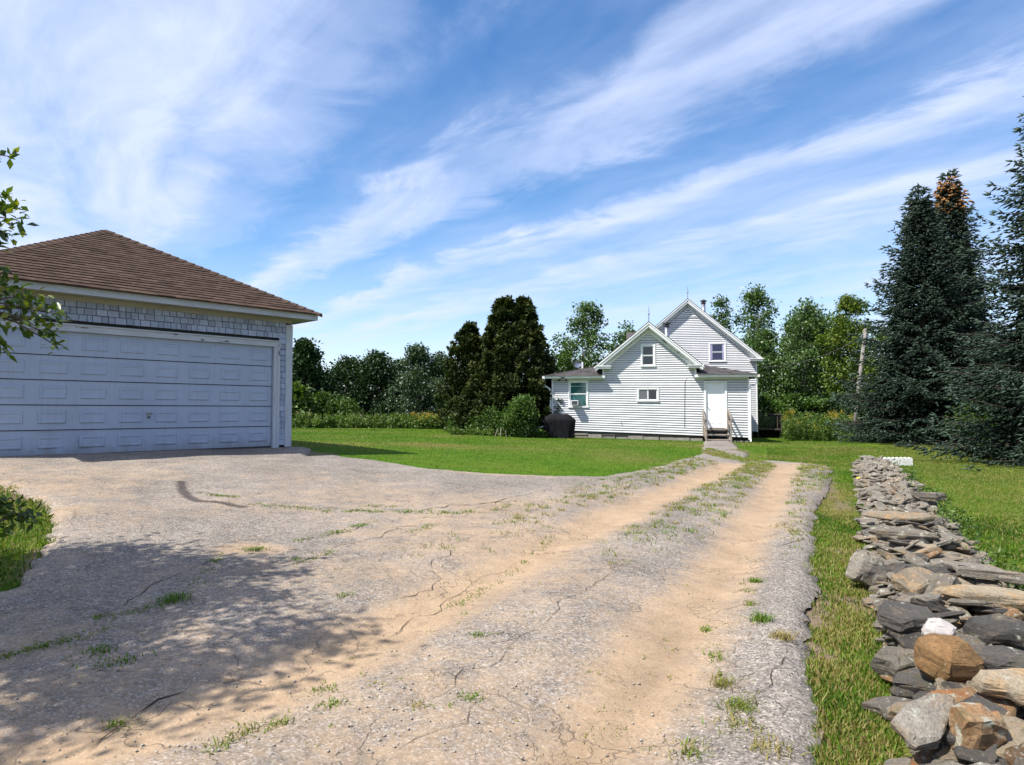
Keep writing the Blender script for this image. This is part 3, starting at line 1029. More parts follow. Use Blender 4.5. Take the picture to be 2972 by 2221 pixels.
def boards(rows, region, hl, yl, parent, expo_, sag=True):
    for Z in rows:
        iv = region(Z + expo_ * .5)
        if not iv:
            continue
        segs = [iv]
        for (a_, b_, c_, d_) in hl:
            zm = (rowz(Z, (a_ + b_) / 2) if sag else Z) + expo_ * .5
            if c_ < zm < d_:
                ns2 = []
                for (p, q_) in segs:
                    if b_ <= p or a_ >= q_:
                        ns2.append((p, q_)); continue
                    if a_ > p:
                        ns2.append((p, a_))
                    if b_ < q_:
                        ns2.append((b_, q_))
                segs = ns2
        # random butt joints
        fin_ = []
        for (p, q_) in segs:
            while q_ - p > 3.8:
                cut = p + rnd.uniform(1.6, 3.4)
                fin_.append((p, cut - .002)); p = cut + .002
            fin_.append((p, q_))
        for (p, q_) in fin_:
            if q_ - p < .04:
                continue
            f_ = (lambda x: rowz(Z, x)) if sag else (lambda x: Z)
            g_ = (lambda x: rowz(Z + expo_, x)) if sag else (lambda x: Z + expo_)
            h_ = -.001
            MB().hexa([(p, yl - .034, f_(p) + .016), (q_, yl - .034, f_(q_) + .016), (q_, yl + .006, f_(q_) + .016), (p, yl + .006, f_(p) + .016),
                       (p, yl - .001, g_(p) + h_), (q_, yl - .001, g_(q_) + h_), (q_, yl + .02, g_(q_) + h_), (p, yl + .02, g_(p) + h_)]
                      ).build('clapboard', M['vinyl'], parent)


def reg_front(z):
    if z < SOFZ:
        return (XL + .06, XR - .06)
    if z < 3.6:
        return (EX0 + .07, EX1 - .07)
    w_ = (AZ - .42 - z) / SLP
    return (AX - w_, AX + w_) if w_ > .08 else None


ex = .1016
boards([.60 + ex * k for k in range(46)], reg_front, list(holes.values()), 0.0, house, ex)


def trimbox(bx, name='trim_board', mat='trim', parent=None, bevel=.004, label=None):
    return sub(MB().box(*bx), name, M[mat], parent or house, label, bevel=bevel)


trimbox((XL - .005, XL + .065, -.035, .05, .52, SOFZ), 'corner_board')
trimbox((XR - .065, XR + .005, -.035, .05, .20, SOFZ), 'corner_board')
trimbox((EX0, EX0 + .085, -.036, .05, 3.15, 3.5), 'corner_board')
trimbox((EX1 - .085, EX1, -.036, .05, 3.12, 3.5), 'corner_board')


def window(parent, x0, x1, z0, z1, yl, split='h', panes=('glass', 'glass'), frame=.075, label=None):
    mb = MB()
    mb.box(x0, x0 + frame, yl - .05, yl + .03, z0, z1).box(x1 - frame, x1, yl - .05, yl + .03, z0, z1)
    mb.box(x0 + frame, x1 - frame, yl - .049, yl + .03, z1 - frame, z1).box(x0 - .015, x1 + .015, yl - .075, yl + .03, z0 - .004, z0 + frame * .8)
    w = mb.build('window', M['trim'], parent)
    if label:
        w['label'] = label
    xa, xb, za, zb = x0 + frame, x1 - frame, z0 + frame * .8, z1 - frame
    s = .035
    if split == 'h':
        zm = (za + zb) / 2
        cells = [(xa, xb, zm, zb, yl - .022), (xa, xb, za, zm, yl - .006)]
    else:
        xm = (xa + xb) / 2
        cells = [(xa, xm, za, zb, yl - .022), (xm, xb, za, zb, yl - .006)]
    for (a_, b_, c_, d_, yy), pm in zip(cells, panes):
        q = MB().box(a_, a_ + s, yy, yy + .03, c_, d_).box(b_ - s, b_, yy, yy + .03, c_, d_).box(a_ + s, b_ - s, yy, yy + .03, d_ - s, d_).box(a_ + s, b_ - s, yy, yy + .03, c_, c_ + s)
        sub(q, 'sash', M['trim'], w)
        sub(MB().box(a_ + s, b_ - s, yy + .012, yy + .018, c_ + s, d_ - s), 'pane', M[pm], w)
    return w


wac = window(house, *holes['ac'], 0.0, 'h', ('glass_teal', 'glass_teal'), label='window with teal blind and air conditioner in its lower sash')
sub(MB().box(2.73, 3.43, -.016, -.012, 2.66, 2.675), 'blind_cord', M['trim'], wac)
window(house, *holes['small'], 0.0, 'v', ('glass_grey', 'glass'), label='small sliding window')
window(house, *holes['attic'], 0.0, 'h', ('glass', 'glass'), label='attic window in the ell gable')
# entry door
fr = MB().box(8.90, 9.0, -.05, .05, .70, 2.88).box(9.87, 9.97, -.05, .05, .70, 2.88).box(9.0, 9.87, -.049, .05, 2.79, 2.88)
dr = sub(MB().box(9.005, 9.865, .012, .05, .735, 2.785), 'door', M['plastic_white'], house, 'white six-panel entry door')
sub(fr, 'door_frame', M['trim'], house, bevel=.004)
for (a_, b_) in ((9.12, 9.38), (9.49, 9.75)):
    for (c_, d_) in ((.92, 1.45), (1.58, 2.2), (2.32, 2.6)):
        vv = []
        for o_, yy in ((0, .0115), (.02, .0035), (.035, .0035), (.055, .008)):
            vv += [(a_ + o_, yy, c_ + o_), (b_ - o_, yy, c_ + o_), (b_ - o_, yy, d_ - o_), (a_ + o_, yy, d_ - o_)]
        ff_ = [(l * 4 + e, l * 4 + (e + 1) % 4, l * 4 + 4 + (e + 1) % 4, l * 4 + 4 + e) for l in range(3) for e in range(4)] + [(12, 13, 14, 15)]
        sub(MB().add(vv, ff_), 'door_panel', M['plastic_white'], dr)
sub(MB().tube([(9.065, .012, 1.68), (9.065, -.03, 1.68), (9.065, -.05, 1.68)], [.014, .014, .03], 10).tube([(9.065, .012, 1.85), (9.065, -.01, 1.85)], .022, 10), 'door_knob', M['galv'], dr)

# wing eaves: front fascia, soffit, low hipped roof
FO = .32
for (a_, b_) in ((XL - .30, EX0 + .12), (EX1 - .12, XR + .30)):
    trimbox((a_, b_, -FO, -FO + .025, SOFZ + .0, SOFZ + .11), 'fascia')
    sub(MB().box(a_ + .01, b_ - .01, -FO + .025, .0, SOFZ + .012, SOFZ + .03), 'soffit', M['soffit'], house)
    trimbox((max(a_, XL), min(b_, XR), -.04, .0, SOFZ - .055, SOFZ + .011), 'frieze_board')
sub(MB().box(XL - .28, XL, 0.0, 4.0, SOFZ + .012, SOFZ + .03), 'soffit', M['soffit'], house)
trimbox((XL - .30, XL - .275, -FO + .03, 4.0, SOFZ, SOFZ + .11), 'fascia')
trimbox((XR + .275, XR + .30, -FO + .03, 4.0, SOFZ, SOFZ + .11), 'fascia')
rz0 = SOFZ + .115
PS = .25
for side in (-1, 1):
    xe = XL - .34 if side < 0 else XR + .34
    xi = EX0 - .02 if side < 0 else EX1 + .02
    ye = -FO - .04
    run = abs(xi - xe)
    ytop = ye + run
    pt_e, pt_i = (xe, ye, rz0), (xi, ye, rz0)
    pt_h = (xi, ytop, rz0 + PS * run)
    pt_b1, pt_b2 = (xe, 7.4, rz0), (xi, 7.4, rz0 + PS * run)
    mb = MB().add([pt_e, pt_i, pt_h, pt_b1, pt_b2], [(0, 1, 2) if side < 0 else (1, 0, 2), (0, 2, 4, 3) if side < 0 else (0, 3, 4, 2)])
    n0 = len(mb.v)
    sub(mb, 'wing_roof', M['grey_roof'], house)
    # shingle courses on the front slope (the triangle seen from the drive)
    nc = 13
    for r in range(nc):
        y0, y1 = ye + run * r / nc - (.02 if r == 0 else 0), ye + run * (r + 1) / nc + .03
        z0_, z1_ = rz0 + PS * (y0 - ye), rz0 + PS * (y1 - ye)
        xa, xb = xe - side * (y0 - ye), xi
        ta = xe - side * min(y1 - ye, run)
        lo, hi = min(xa, xb), max(xa, xb)
        cuts = [lo]; x = lo + rnd.uniform(.1, .3)
        while x < hi - .06:
            cuts.append(x); x += .305
        cuts.append(hi)
        for p, q_ in zip(cuts[:-1], cuts[1:]):
            if q_ - p < .03:
                continue
            tp = max(p, ta) if side < 0 else p
            tq = q_ if side < 0 else min(q_, ta)
            if tp >= tq:
                tp, tq = (tq - .004, tq) if side < 0 else (tp, tp + .004)
            l_ = .014 + rnd.uniform(0, .006)
            MB().hexa([(p + .002, y0, z0_ + .001), (q_ - .002, y0, z0_ + .001), (tq, y1, z1_), (tp, y1, z1_), (p + .002, y0, z0_ + l_), (q_ - .002, y0, z0_ + l_), (tq, y1, z1_ + .005), (tp, y1, z1_ + .005)]).build('roof_shingle', M['grey_roof'], house)
    hp = MB().bar((xe, ye, rz0 + .012), (xi, ytop, rz0 + PS * run + .012), .12, .02)
    sub(hp, 'hip_cap', M['grey_roof'], house)
    sub(MB().box(min(xe, xi), max(xe, xi), ye + .005, ye + .03, rz0 - .012, rz0), 'drip_edge', M['trim'], house)
trimbox((8.97, 10.15, -FO - .018, -FO, SOFZ + .055, SOFZ + .088), 'gutter_strip', 'plastic_white')


def gable_roof(ax, az, half, yf, yb, slope, parent, tb=.10, pre=''):
    """two slopes with rake boards on the front end"""
    for s in (-1, 1):
        e = (ax + s * half, az - slope * half)
        mb = MB().prism([(ax, az), e, (e[0], e[1] - .05), (ax, az - .05)] if s > 0 else [(ax, az), (ax, az - .05), (e[0], e[1] - .05), e], yf, yb)
        sub(mb, pre + 'roof', M['grey_roof'], parent)
        # rake: crown moulding and board beneath
        L = math.hypot(half, slope * half)
        for (o0, o1, ya, yb_, mt, nmx) in ((.052, .115, yf - .02, yf + .03, 'trim', 'rake_moulding'), (.115, .25, yf + .012, yf + .04, 'trim', 'rake_board')):
            hh = half - (.05 if nmx == 'rake_board' else .0)
            poly = [(ax, az - o0), (ax + s * hh, az - o0 - slope * hh), (ax + s * hh, az - o1 - slope * hh), (ax, az - o1)]
            if s < 0:
                poly = poly[::-1]
            sub(MB().prism(poly, ya, yb_), nmx, M[mt], parent)
    return


gable_roof(AX, AZ, 2.53, -.36, 7.5, SLP, house, pre='ell_')
# sloping soffit and frieze under the ell's rake
for s in (-1, 1):
    hh = 2.42
    poly = [(AX, AZ - .26), (AX + s * hh, AZ - .26 - SLP * hh), (AX + s * hh, AZ - .30 - SLP * hh), (AX, AZ - .30)]
    sub(MB().prism(poly if s > 0 else poly[::-1], -.32, .0), 'rake_soffit', M['soffit'], house)
    hh = 2.12
    poly = [(AX, AZ - .31), (AX + s * hh, AZ - .31 - SLP * hh), (AX + s * hh, AZ - .48 - SLP * hh), (AX, AZ - .48)]
    sub(MB().prism(poly if s > 0 else poly[::-1], -.045, .03), 'rake_frieze', M['trim'], house)
# dark gaps where soffit panels are missing
for (u, w_) in ((.62, .20), (1.32, .09)):
    poly = [(AX + u, AZ - .262 - SLP * u), (AX + u + w_, AZ - .262 - SLP * (u + w_)), (AX + u + w_, AZ - .33 - SLP * (u + w_)), (AX + u + .02, AZ - .33 - SLP * (u + .02))]
    sub(MB().prism(poly, -.30, -.06), 'soffit_gap', M['dark_wood'], house, 'dark gap where a soffit panel is missing')
# cornice returns
for (a_, b_) in ((3.95, 4.60), (8.16, 8.86)):
    trimbox((a_, b_, -.34, .02, 3.46, 3.56), 'cornice_return', bevel=.012)
    trimbox((a_ - .03, b_ + .03, -.38, .02, 3.562, 3.60), 'cornice_return')


def vent(parent, x0, x1, zb, zt, yl, n):
    xm = (x0 + x1) / 2
    v_ = sub(MB().prism([(x0, zb), (x1, zb), (xm, zt)], yl - .024, yl), 'gable_vent', M['dark_wood'], parent)
    t = .035
    sub(MB().prism([(x0 - .05, zb - t), (x1 + .05, zb - t), (x1 + .02, zb), (x0 - .02, zb)], yl - .05, yl), 'vent_frame', M['trim'], v_)
    sub(MB().prism([(x0 - .06, zb), (x0 + .01, zb), (xm, zt - .01), (xm, zt + .05)], yl - .05, yl), 'vent_frame', M['trim'], v_)
    sub(MB().prism([(x1 - .01, zb), (x1 + .06, zb), (xm, zt + .05), (xm, zt - .01)], yl - .05, yl), 'vent_frame', M['trim'], v_)
    for k in range(n):
        z = zb + (zt - zb) * (k + .3) / n
        w_ = (x1 - x0) / 2 * (1 - (z - zb) / (zt - zb)) - .01
        h_ = (zt - zb) / n
        if w_ > .02:
            sub(MB().hexa([(xm - w_, yl - .05, z), (xm + w_, yl - .05, z), (xm + w_, yl - .03, z + h_ * .5), (xm - w_, yl - .03, z + h_ * .5),
                           (xm - w_, yl - .046, z + .012), (xm + w_, yl - .046, z + .012), (xm + w_ * .8, yl - .026, z + h_ * .5 + .012), (xm - w_ * .8, yl - .026, z + h_ * .5 + .012)]), 'slat', M['trim'], v_)


vent(house, 6.02, 6.70, 4.90, 5.19, -.0, 3)

for o_ in list(house.children):
    for q_ in [o_] + list(o_.children):
        me_ = q_.data
        for v_ in me_.vertices:
            v_.co.x = mapx(v_.co.x)
XL, XR, EX0, EX1 = mapx(XL), mapx(XR), mapx(EX0), mapx(EX1)

# main house behind
MY = 7.5
MAX_, MAZ = hx(1999, MY - .3), 7.88
MSL, MH = .85, 4.03
MX0, MX1 = hx(1999, MY) - 3.72, hx(2198, MY)
sub(MB().prism([(MX0 + .02, .3), (MX1 - .02, .3), (MX1 - .02, MAZ - .5 - MSL * (MX1 - MAX_)), (MAX_, MAZ - .45), (MX0 + .02, MAZ - .5 - MSL * (MX1 - MAX_))], MY + .03, MY + 9.5), 'main_wall', M['shade_backing'], house)


def reg_main(z):
    if z < 4.30:
        lo = 7.6 if z > 3.3 else 9.6
        return (lo, MX1 - .06)
    w_ = (MAZ - .36 - z) / MSL
    return (max(MAX_ - w_, MX0 + .1), MAX_ + w_) if w_ > .1 else None


mhole = (hx(2058.4, MY), hx(2108.5, MY), 4.27, 5.38)
boards([.36 + ex * k for k in range(80)], reg_main, [mhole], MY, house, ex, sag=False)
trimbox((MX1 - .07, MX1 + .005, MY - .035, MY + .05, .33, 4.30), 'corner_board')
wm = window(house, *mhole, MY, 'h', ('glass_indigo', 'glass_indigo'), .085, label='upstairs window with lilac curtains')
for (a_, b_) in ((mhole[0] + .125, mhole[0] + .20), (mhole[1] - .20, mhole[1] - .125)):
    sub(MB().box(a_, b_, MY - .026, MY - .012, 4.42, 5.27), 'curtain', M['curtain'], wm)
gable_roof(MAX_, MAZ, MH, MY - .33, MY + 9.9, MSL, house, pre='main_')
for s in (-1, 1):
    hh = 3.92
    poly = [(MAX_, MAZ - .26), (MAX_ + s * hh, MAZ - .26 - MSL * hh), (MAX_ + s * hh, MAZ - .30 - MSL * hh), (MAX_, MAZ - .30)]
    sub(MB().prism(poly if s > 0 else poly[::-1], MY - .29, MY), 'rake_soffit', M['soffit'], house)
    poly = [(MAX_, MAZ - .31), (MAX_ + s * 3.7, MAZ - .31 - MSL * 3.7), (MAX_ + s * 3.7, MAZ - .42 - MSL * 3.7), (MAX_, MAZ - .42)]
    sub(MB().prism(poly if s > 0 else poly[::-1], MY - .045, MY + .03), 'rake_frieze', M['trim'], house)
rx0, rx1 = hx(2176, MY), hx(2213, MY)
trimbox((rx0, rx1, MY - .32, MY + .02, 4.27, 4.37), 'cornice_return', bevel=.012)
trimbox((rx0 - .03, rx1 + .03, MY - .36, MY + .02, 4.372, 4.415), 'cornice_return')
vent(house, hx(1974, MY), hx(2026, MY), 6.86, 7.32, MY, 4)
# dormer on the far slope
dq = hx(1826, MY + 3.5)
dm = MB().prism([(dq, 5.0), (dq + 2, 5.0), (dq + 2, 6.1), (dq, 6.1)], MY + 3.0, MY + 5.2)
do = sub(dm, 'dormer', M['house_wall'], house)
sub(MB().add([(dq - .15, MY + 2.8, 5.95), (dq + 2.2, MY + 2.8, 5.95), (dq + 2.2, MY + 4.1, 6.52), (dq - .15, MY + 4.1, 6.52), (dq - .15, MY + 5.4, 5.95), (dq + 2.2, MY + 5.4, 5.95)],
             [(0, 1, 2, 3), (3, 2, 5, 4), (0, 3, 4)]), 'dormer_roof', M['grey_roof'], do)
# flues and lightning rods
for (x, yl, zb, zt, r_) in ((hx(1937, 3.0), 3.0, 4.0, 6.03, .125), (hx(2045, MY + 3.6), MY + 3.6, 5.4, 8.42, .12)):
    fl = sub(MB().tube([(x, yl, zb), (x, yl, zt - .22)], r_, 16), 'flue_pipe', M['galv'], house, smooth=True)
    sub(MB().tube([(x, yl, zt - .26), (x, yl, zt - .22), (x, yl, zt - .19)], [r_ * 1.1, r_ * 1.45, r_ * 1.1], 16), 'flue_collar', M['galv'], fl)
    sub(MB().tube([(x, yl, zt - .19), (x, yl, zt - .12)], r_ * .75, 12).tube([(x, yl, zt - .13), (x, yl, zt - .07), (x, yl, zt)], [r_ * 1.7, r_ * 1.6, r_ * .3], 16), 'flue_cap', M['black_metal'], fl)
for (x, yl, zb, hh) in ((AX + .01, -.2, AZ - .02, .78), (MAX_ + .02, MY - .1, MAZ - .02, .80)):
    rd = sub(MB().tube([(x, yl, zb), (x, yl, zb + hh * .55), (x + .01, yl, zb + hh)], [.022, .018, .006], 8), 'lightning_rod', M['galv'], house)
    sub(MB().tube([(x, yl, zb + hh * .50 + d_) for d_ in (-.05, -.03, 0, .03, .05)], [.015, .04, .05, .04, .015], 10), 'rod_ball', M['galv'], rd)
# gutter and downspouts
def spout(pts, r_, name='downspout'):
    return sub(MB().tube(pts, r_, 8), name, M['plastic_white'], house)


sub(MB().box(XL - .41, XL - .302, -FO - .05, 4.0, SOFZ - .01, SOFZ + .10), 'gutter', M['plastic_white'], house)
sub(MB().box(XR + .302, XR + .41, -FO - .05, 4.0, SOFZ - .01, SOFZ + .10), 'gutter', M['downspout'], house)
spout([(XL - .34, -.12, 3.03), (XL - .345, -.12, 2.78), (XL - .30, -.11, 2.68), (XL - .10, -.07, 2.55), (XL - .06, -.06, 2.44), (XL - .06, -.06, .95)], .042)
sub(MB().tube([(XL - .10, -.10, .95), (XL - .16, -.2, .88), (XL - .72, -.3, .62)], .045, 8), 'downspout', M['plastic_white'], house)
spout([(XR + .34, -.10, 3.02), (XR + .34, -.10, 2.80), (XR + .26, -.09, 2.70), (XR + .06, -.06, 2.64), (XR + .04, -.055, 2.52), (XR + .035, -.055, .25), (XR + .02, -.12, .12)], .04)
# foundation stones below the boards
sub(MB().box(XL + .1, XR - .1, .06, .2, -.2, .7), 'foundation', M['dark_wood'], house)
x = XL + 1.1
while x < 8.55:
    w_ = rnd.uniform(.35, .85)
    zt = .6 - .036 * (x - XL) - rnd.uniform(.10, .14)
    zb = float(H(*hw_(x, 0, 0)[:2])) - .05
    if zt - zb > .05:
        MB().box(x, x + w_, -.005 + rnd.uniform(-.02, .015), .07, zb, zt).build('foundation_block', M['concrete'], house)
    x += w_ + rnd.uniform(.01, .05)
for x in (9.95, 10.25, 10.5):
    MB().box(x, x + .24, 0, .07, -.02, .15).build('foundation_block', M['concrete'], house)
trimbox((XL + .7, 8.86, -.012, .03, rowz(.6, 5) - .17, rowz(.6, 5) - .12), 'sill_board', 'dark_wood')
# steps and rails
g0 = float(H(*hw_(9.4, -.8, 0)[:2]))
for k, (zt, ya, yb_) in enumerate(((.70, -.45, -.02), (.46, -.78, -.43), (.25, -1.10, -.76))):
    sub(MB().box(mapx(8.93), mapx(9.93), ya, yb_, zt - .045, zt), 'step_tread', M['grey_wood'], house, bevel=.005)
for sx in (mapx(8.90), mapx(9.94)):
    sub(MB().add([(sx - .02, -.02, .70), (sx - .02, -1.1, .20), (sx - .02, -1.1, -.02), (sx - .02, -.02, .40), (sx + .02, -.02, .70), (sx + .02, -1.1, .20), (sx + .02, -1.1, -.02), (sx + .02, -.02, .40)],
                 [(0, 1, 2, 3), (7, 6, 5, 4), (0, 4, 5, 1), (1, 5, 6, 2), (2, 6, 7, 3), (3, 7, 4, 0)]), 'stringer', M['grey_wood'], house)
    sg = -1 if sx < 9.2 else 1
    xo = sx + sg * .035
    sub(MB().box(xo - .03, xo + .03, -1.12, -1.03, g0 - .1, 1.12), 'rail_post', M['grey_wood'], house)
    sub(MB().box(xo - .03, xo + .03, -.12, -.03, .35, 1.52), 'rail_post', M['grey_wood'], house)
    sub(MB().bar((xo + sg * .035, -1.15, 1.08), (xo + sg * .035, -.02, 1.50), .035, .13), 'hand_rail', M['grey_wood'], house)
    sub(MB().bar((xo + sg * .035, -1.10, .66), (xo + sg * .035, -.02, 1.05), .03, .09), 'hand_rail', M['grey_wood'], house)
# small fittings
sub(MB().tube([(mapx(8.12), -.02, 3.0), (mapx(8.03), -.035, 2.86), (mapx(8.01), -.035, 2.2), (mapx(8.0), -.035, 1.6), (mapx(7.99), -.035, .75)], .009, 6), 'cable', M['cable'], house)
hb = sub(MB().tube([(5.05, 0, .98), (5.05, -.07, .98), (5.05, -.09, .93)], .016, 8).box(5.02, 5.08, -.03, -.02, .94, 1.02), 'hose_tap', M['galv'], house)
fl2 = sub(MB().box(2.30, 2.46, -FO - .03, -FO, SOFZ - .02, SOFZ + .06), 'flood_lamp', M['black_metal'], house)
for s in (-1, 1):
    sub(MB().tube([(2.38 + s * .05, -FO - .02, SOFZ), (2.38 + s * .13, -FO - .10, SOFZ - .06), (2.38 + s * .17, -FO - .15, SOFZ - .10)], [.02, .045, .065], 10), 'lamp_head', M['black_metal'], fl2)
vpx = hx(1691, 2.3)
sub(MB().tube([(vpx, 2.3, 3.4), (vpx, 2.3, 3.98)], .045, 8), 'vent_pipe', M['plastic_white'], house)
dsh = MB()
for k in range(10):
    a_ = 2 * math.pi * k / 10
    dsh.v.append((3.5 + .0, 2.3, 3.95)) if k == 0 else None
ringv = [(vpx - .25 + .20 * math.cos(2 * math.pi * k / 12), 2.25 + .06 * math.cos(2 * math.pi * k / 12), 3.86 + .17 * math.sin(2 * math.pi * k / 12)) for k in range(12)]
dsh = MB().add(ringv + [(vpx - .23, 2.34, 3.95)], [(k, (k + 1) % 12, 12) for k in range(12)])
dsh.tube([(vpx - .23, 2.34, 3.95), (vpx - .21, 2.4, 3.45)], .02, 6)
sub(dsh, 'satellite_dish', M['galv'], house)
# deck and rail in the shade of the main house
dk = MB().box(MX1 + .02, MX1 + 1.5, MY + .8, MY + 4.0, .42, .50)
M['deck'] = mottled('shaded_deck_wood', (.10, .085, .07), (.06, .05, .042), 6, .9, .1)  # house shade put into the colour: darker copy of the grey wood
dko = sub(dk, 'deck', M['deck'], house)
for k in range(9):
    y = MY + .8 + k * .4
    sub(MB().box(MX1 + 1.4, MX1 + 1.46, y, y + .05, .3, 1.35), 'baluster', M['deck'], dko)
for k in range(6):
    x = MX1 + .2 + k * .2
    sub(MB().box(x, x + .04, MY + .82, MY + .86, .5, 1.28), 'baluster', M['deck'], dko)
sub(MB().box(MX1 + .05, MX1 + 1.5, MY + .78, MY + .88, 1.28, 1.35), 'deck_rail', M['deck'], dko)
sub(MB().box(MX1 + 1.36, MX1 + 1.5, MY + .88, MY + 4, 1.30, 1.36), 'deck_rail', M['deck'], dko)
for (x, y) in ((MX1 + .15, MY + 1), (MX1 + 1.35, MY + 1), (MX1 + 1.35, MY + 3.8)):
    sub(MB().box(x, x + .1, y, y + .1, -.2, .42), 'deck_post', M['deck'], dko)

# air conditioner resting in the window
acx0, acx1 = 2.77, 3.09
ac_ = empty('air_conditioner', hw_(mapx(2.93), -.05, 1.78), 'white window air conditioner jutting from the teal-blind window', 'air conditioner', -HROT)
cx_ = 2.93
sub(MB().box(-.165, .165, -.34, .06, -.02, .215), 'casing', M['plastic_white'], ac_, bevel=.008)
sub(MB().box(-.135, .135, -.345, -.338, .01, .19), 'coil', M['black_metal'], ac_)
for k in range(7):
    sub(MB().box(-.135, .135, -.350, -.346, .018 + k * .025, .026 + k * .025), 'grille_bar', M['galv'], ac_)
sub(MB().box(.17, .44, -.03, -.02, -.02, .215), 'side_panel', M['glass_teal'], ac_)

# covered grill
gq = hw_(mapx(2.30), -1.15, 0)
gz_ = float(H(gq[0], gq[1]))
grl = empty('covered_grill', (gq[0], gq[1], gz_ - .01), 'barbecue grill under a black cover against the white wall', 'grill', -HROT)
prof = [(0.0, .64, .30), (.18, .66, .31), (.45, .70, .33), (.72, .74, .345), (.80, .76, .35), (.86, .70, .335), (.97, .57, .29), (1.06, .44, .22), (1.085, .38, .18)]
vv, ff_ = [], []
nn = 72
for (z, a_, b_) in prof:
    for k in range(nn):
        t = 2 * math.pi * k / nn
        ce_, se_ = math.cos(t), math.sin(t)
        sx_ = math.copysign(abs(ce_) ** .45, ce_); sy_ = math.copysign(abs(se_) ** .45, se_)
        fold = 1 + (.06 * math.sin(t * 9 + 1.3 * math.sin(t * 3)) + .035 * math.sin(t * 17 + 2)) * max(0, (.80 - z) / .80)
        vv.append((a_ * sx_ * fold, b_ * sy_ * fold, z + .02 * math.sin(t * 5) * (z < .05)))
for r in range(len(prof) - 1):
    for k in range(nn):
        ff_.append((r * nn + k, r * nn + (k + 1) % nn, (r + 1) * nn + (k + 1) % nn, (r + 1) * nn + k))
ff_.append(tuple((len(prof) - 1) * nn + k for k in range(nn)))
sub(MB().add(vv, ff_), 'cover', M['cover'], grl, smooth=True)
for (x, y) in ((-.48, -.2), (.48, -.2), (-.48, .2), (.48, .2)):
    sub(MB().tube([(x, y, .0), (x, y, .1)], .03, 8), 'foot', M['black_metal'], grl)
# ------------------------------------------------------------------ stone wall
def stone_mesh(seed, lx, ly, lz, n=8, levels=3, fine=False, roundness=0.0):
    r_ = np.random.default_rng(seed)
    ang = np.sort((np.arange(n) + r_.uniform(-.32, .32, n)) / n * 2 * math.pi)
    rad = r_.uniform(.62 if roundness == 0 else .80, 1.10, n)
    vv = []
    lev = np.linspace(0, 1, levels)
    tilt = r_.uniform(-.18, .18, 2)
    shift = r_.uniform(-.07, .07, (levels, 2))
    for li, t in enumerate(lev):
        k = math.sqrt(max(.02, 1 - roundness * (2 * t - 1) ** 2 * .98))
        if roundness == 0:
            k = (.88 if t in (0, 1) else 1.0)
        for a, rr in zip(ang, rad):
            j = r_.uniform(.93, 1.05)
            sq = 1 / max(abs(math.cos(a)), abs(math.sin(a))) ** .35
            x, y = math.cos(a) * rr * j * k * sq, math.sin(a) * rr * j * k * sq
            z = t - .5 + (r_.uniform(-.16, .16) if roundness == 0 else 0)
            if t == 1:
                z += tilt[0] * x + tilt[1] * y
            vv.append(((x + shift[li, 0]) * lx / 2, (y + shift[li, 1]) * ly / 2, z * lz))
    ff = []
    for l in range(levels - 1):
        for k in range(n):
            ff.append((l * n + k, l * n + (k + 1) % n, (l + 1) * n + (k + 1) % n, (l + 1) * n + k))
    ct = len(vv)
    top = np.mean(vv[-n:], 0); bot = np.mean(vv[:n], 0)
    vv.append(tuple(top + np.array([r_.uniform(-.1, .1) * lx, r_.uniform(-.1, .1) * ly, (r_.uniform(-.02, .12) * lz if roundness == 0 else .0)])))
    vv.append(tuple(bot - np.array([0, 0, 0])))
    o = (levels - 1) * n
    for k in range(n):
        ff.append((o + k, o + (k + 1) % n, ct)); ff.append(((k + 1) % n, k, ct + 1))
    return vv, ff


import bmesh


def worn(name, mb, off=.022, jit=.008):
    """mesh with its edges chipped and rounded"""
    bm = bmesh.new()
    vs2 = [bm.verts.new(p) for p in mb.v]
    for f in mb.f:
        bm.faces.new([vs2[i_] for i_ in f])
    bmesh.ops.triangulate(bm, faces=[f for f in bm.faces if len(f.verts) > 4])
    bmesh.ops.bevel(bm, geom=bm.edges[:], offset=off, segments=1, affect='EDGES', clamp_overlap=True)
    for v_ in bm.verts:
        v_.co += Vector((rnd.gauss(0, jit), rnd.gauss(0, jit), rnd.gauss(0, jit * .6)))
    me = bpy.data.meshes.new(name); bm.to_mesh(me); bm.free()
    return me


wall_left = gpl([(2573, 2191), (2540, 1902), (2476, 1690), (2490, 1540), (2482, 1456), (2467, 1347)])
_fit = np.polyfit(wall_left[:, 1], wall_left[:, 0], 1)
wd = np.array([_fit[0], 1.0]); wd /= np.linalg.norm(wd)
wr = np.array([wd[1], -wd[0]])
w0 = np.array([np.polyval(_fit, 1.6), 1.6]) + wr * .03
WLEN = (wall_left[-1, 1] - 1.6) / wd[1] + .3
WW = 1.02
wall = empty('stone_wall', (*w0, 0), 'low tumbledown dry stone wall of flat grey slabs', 'stone wall')


def wp(t, s):
    return w0 + wd * t + wr * s


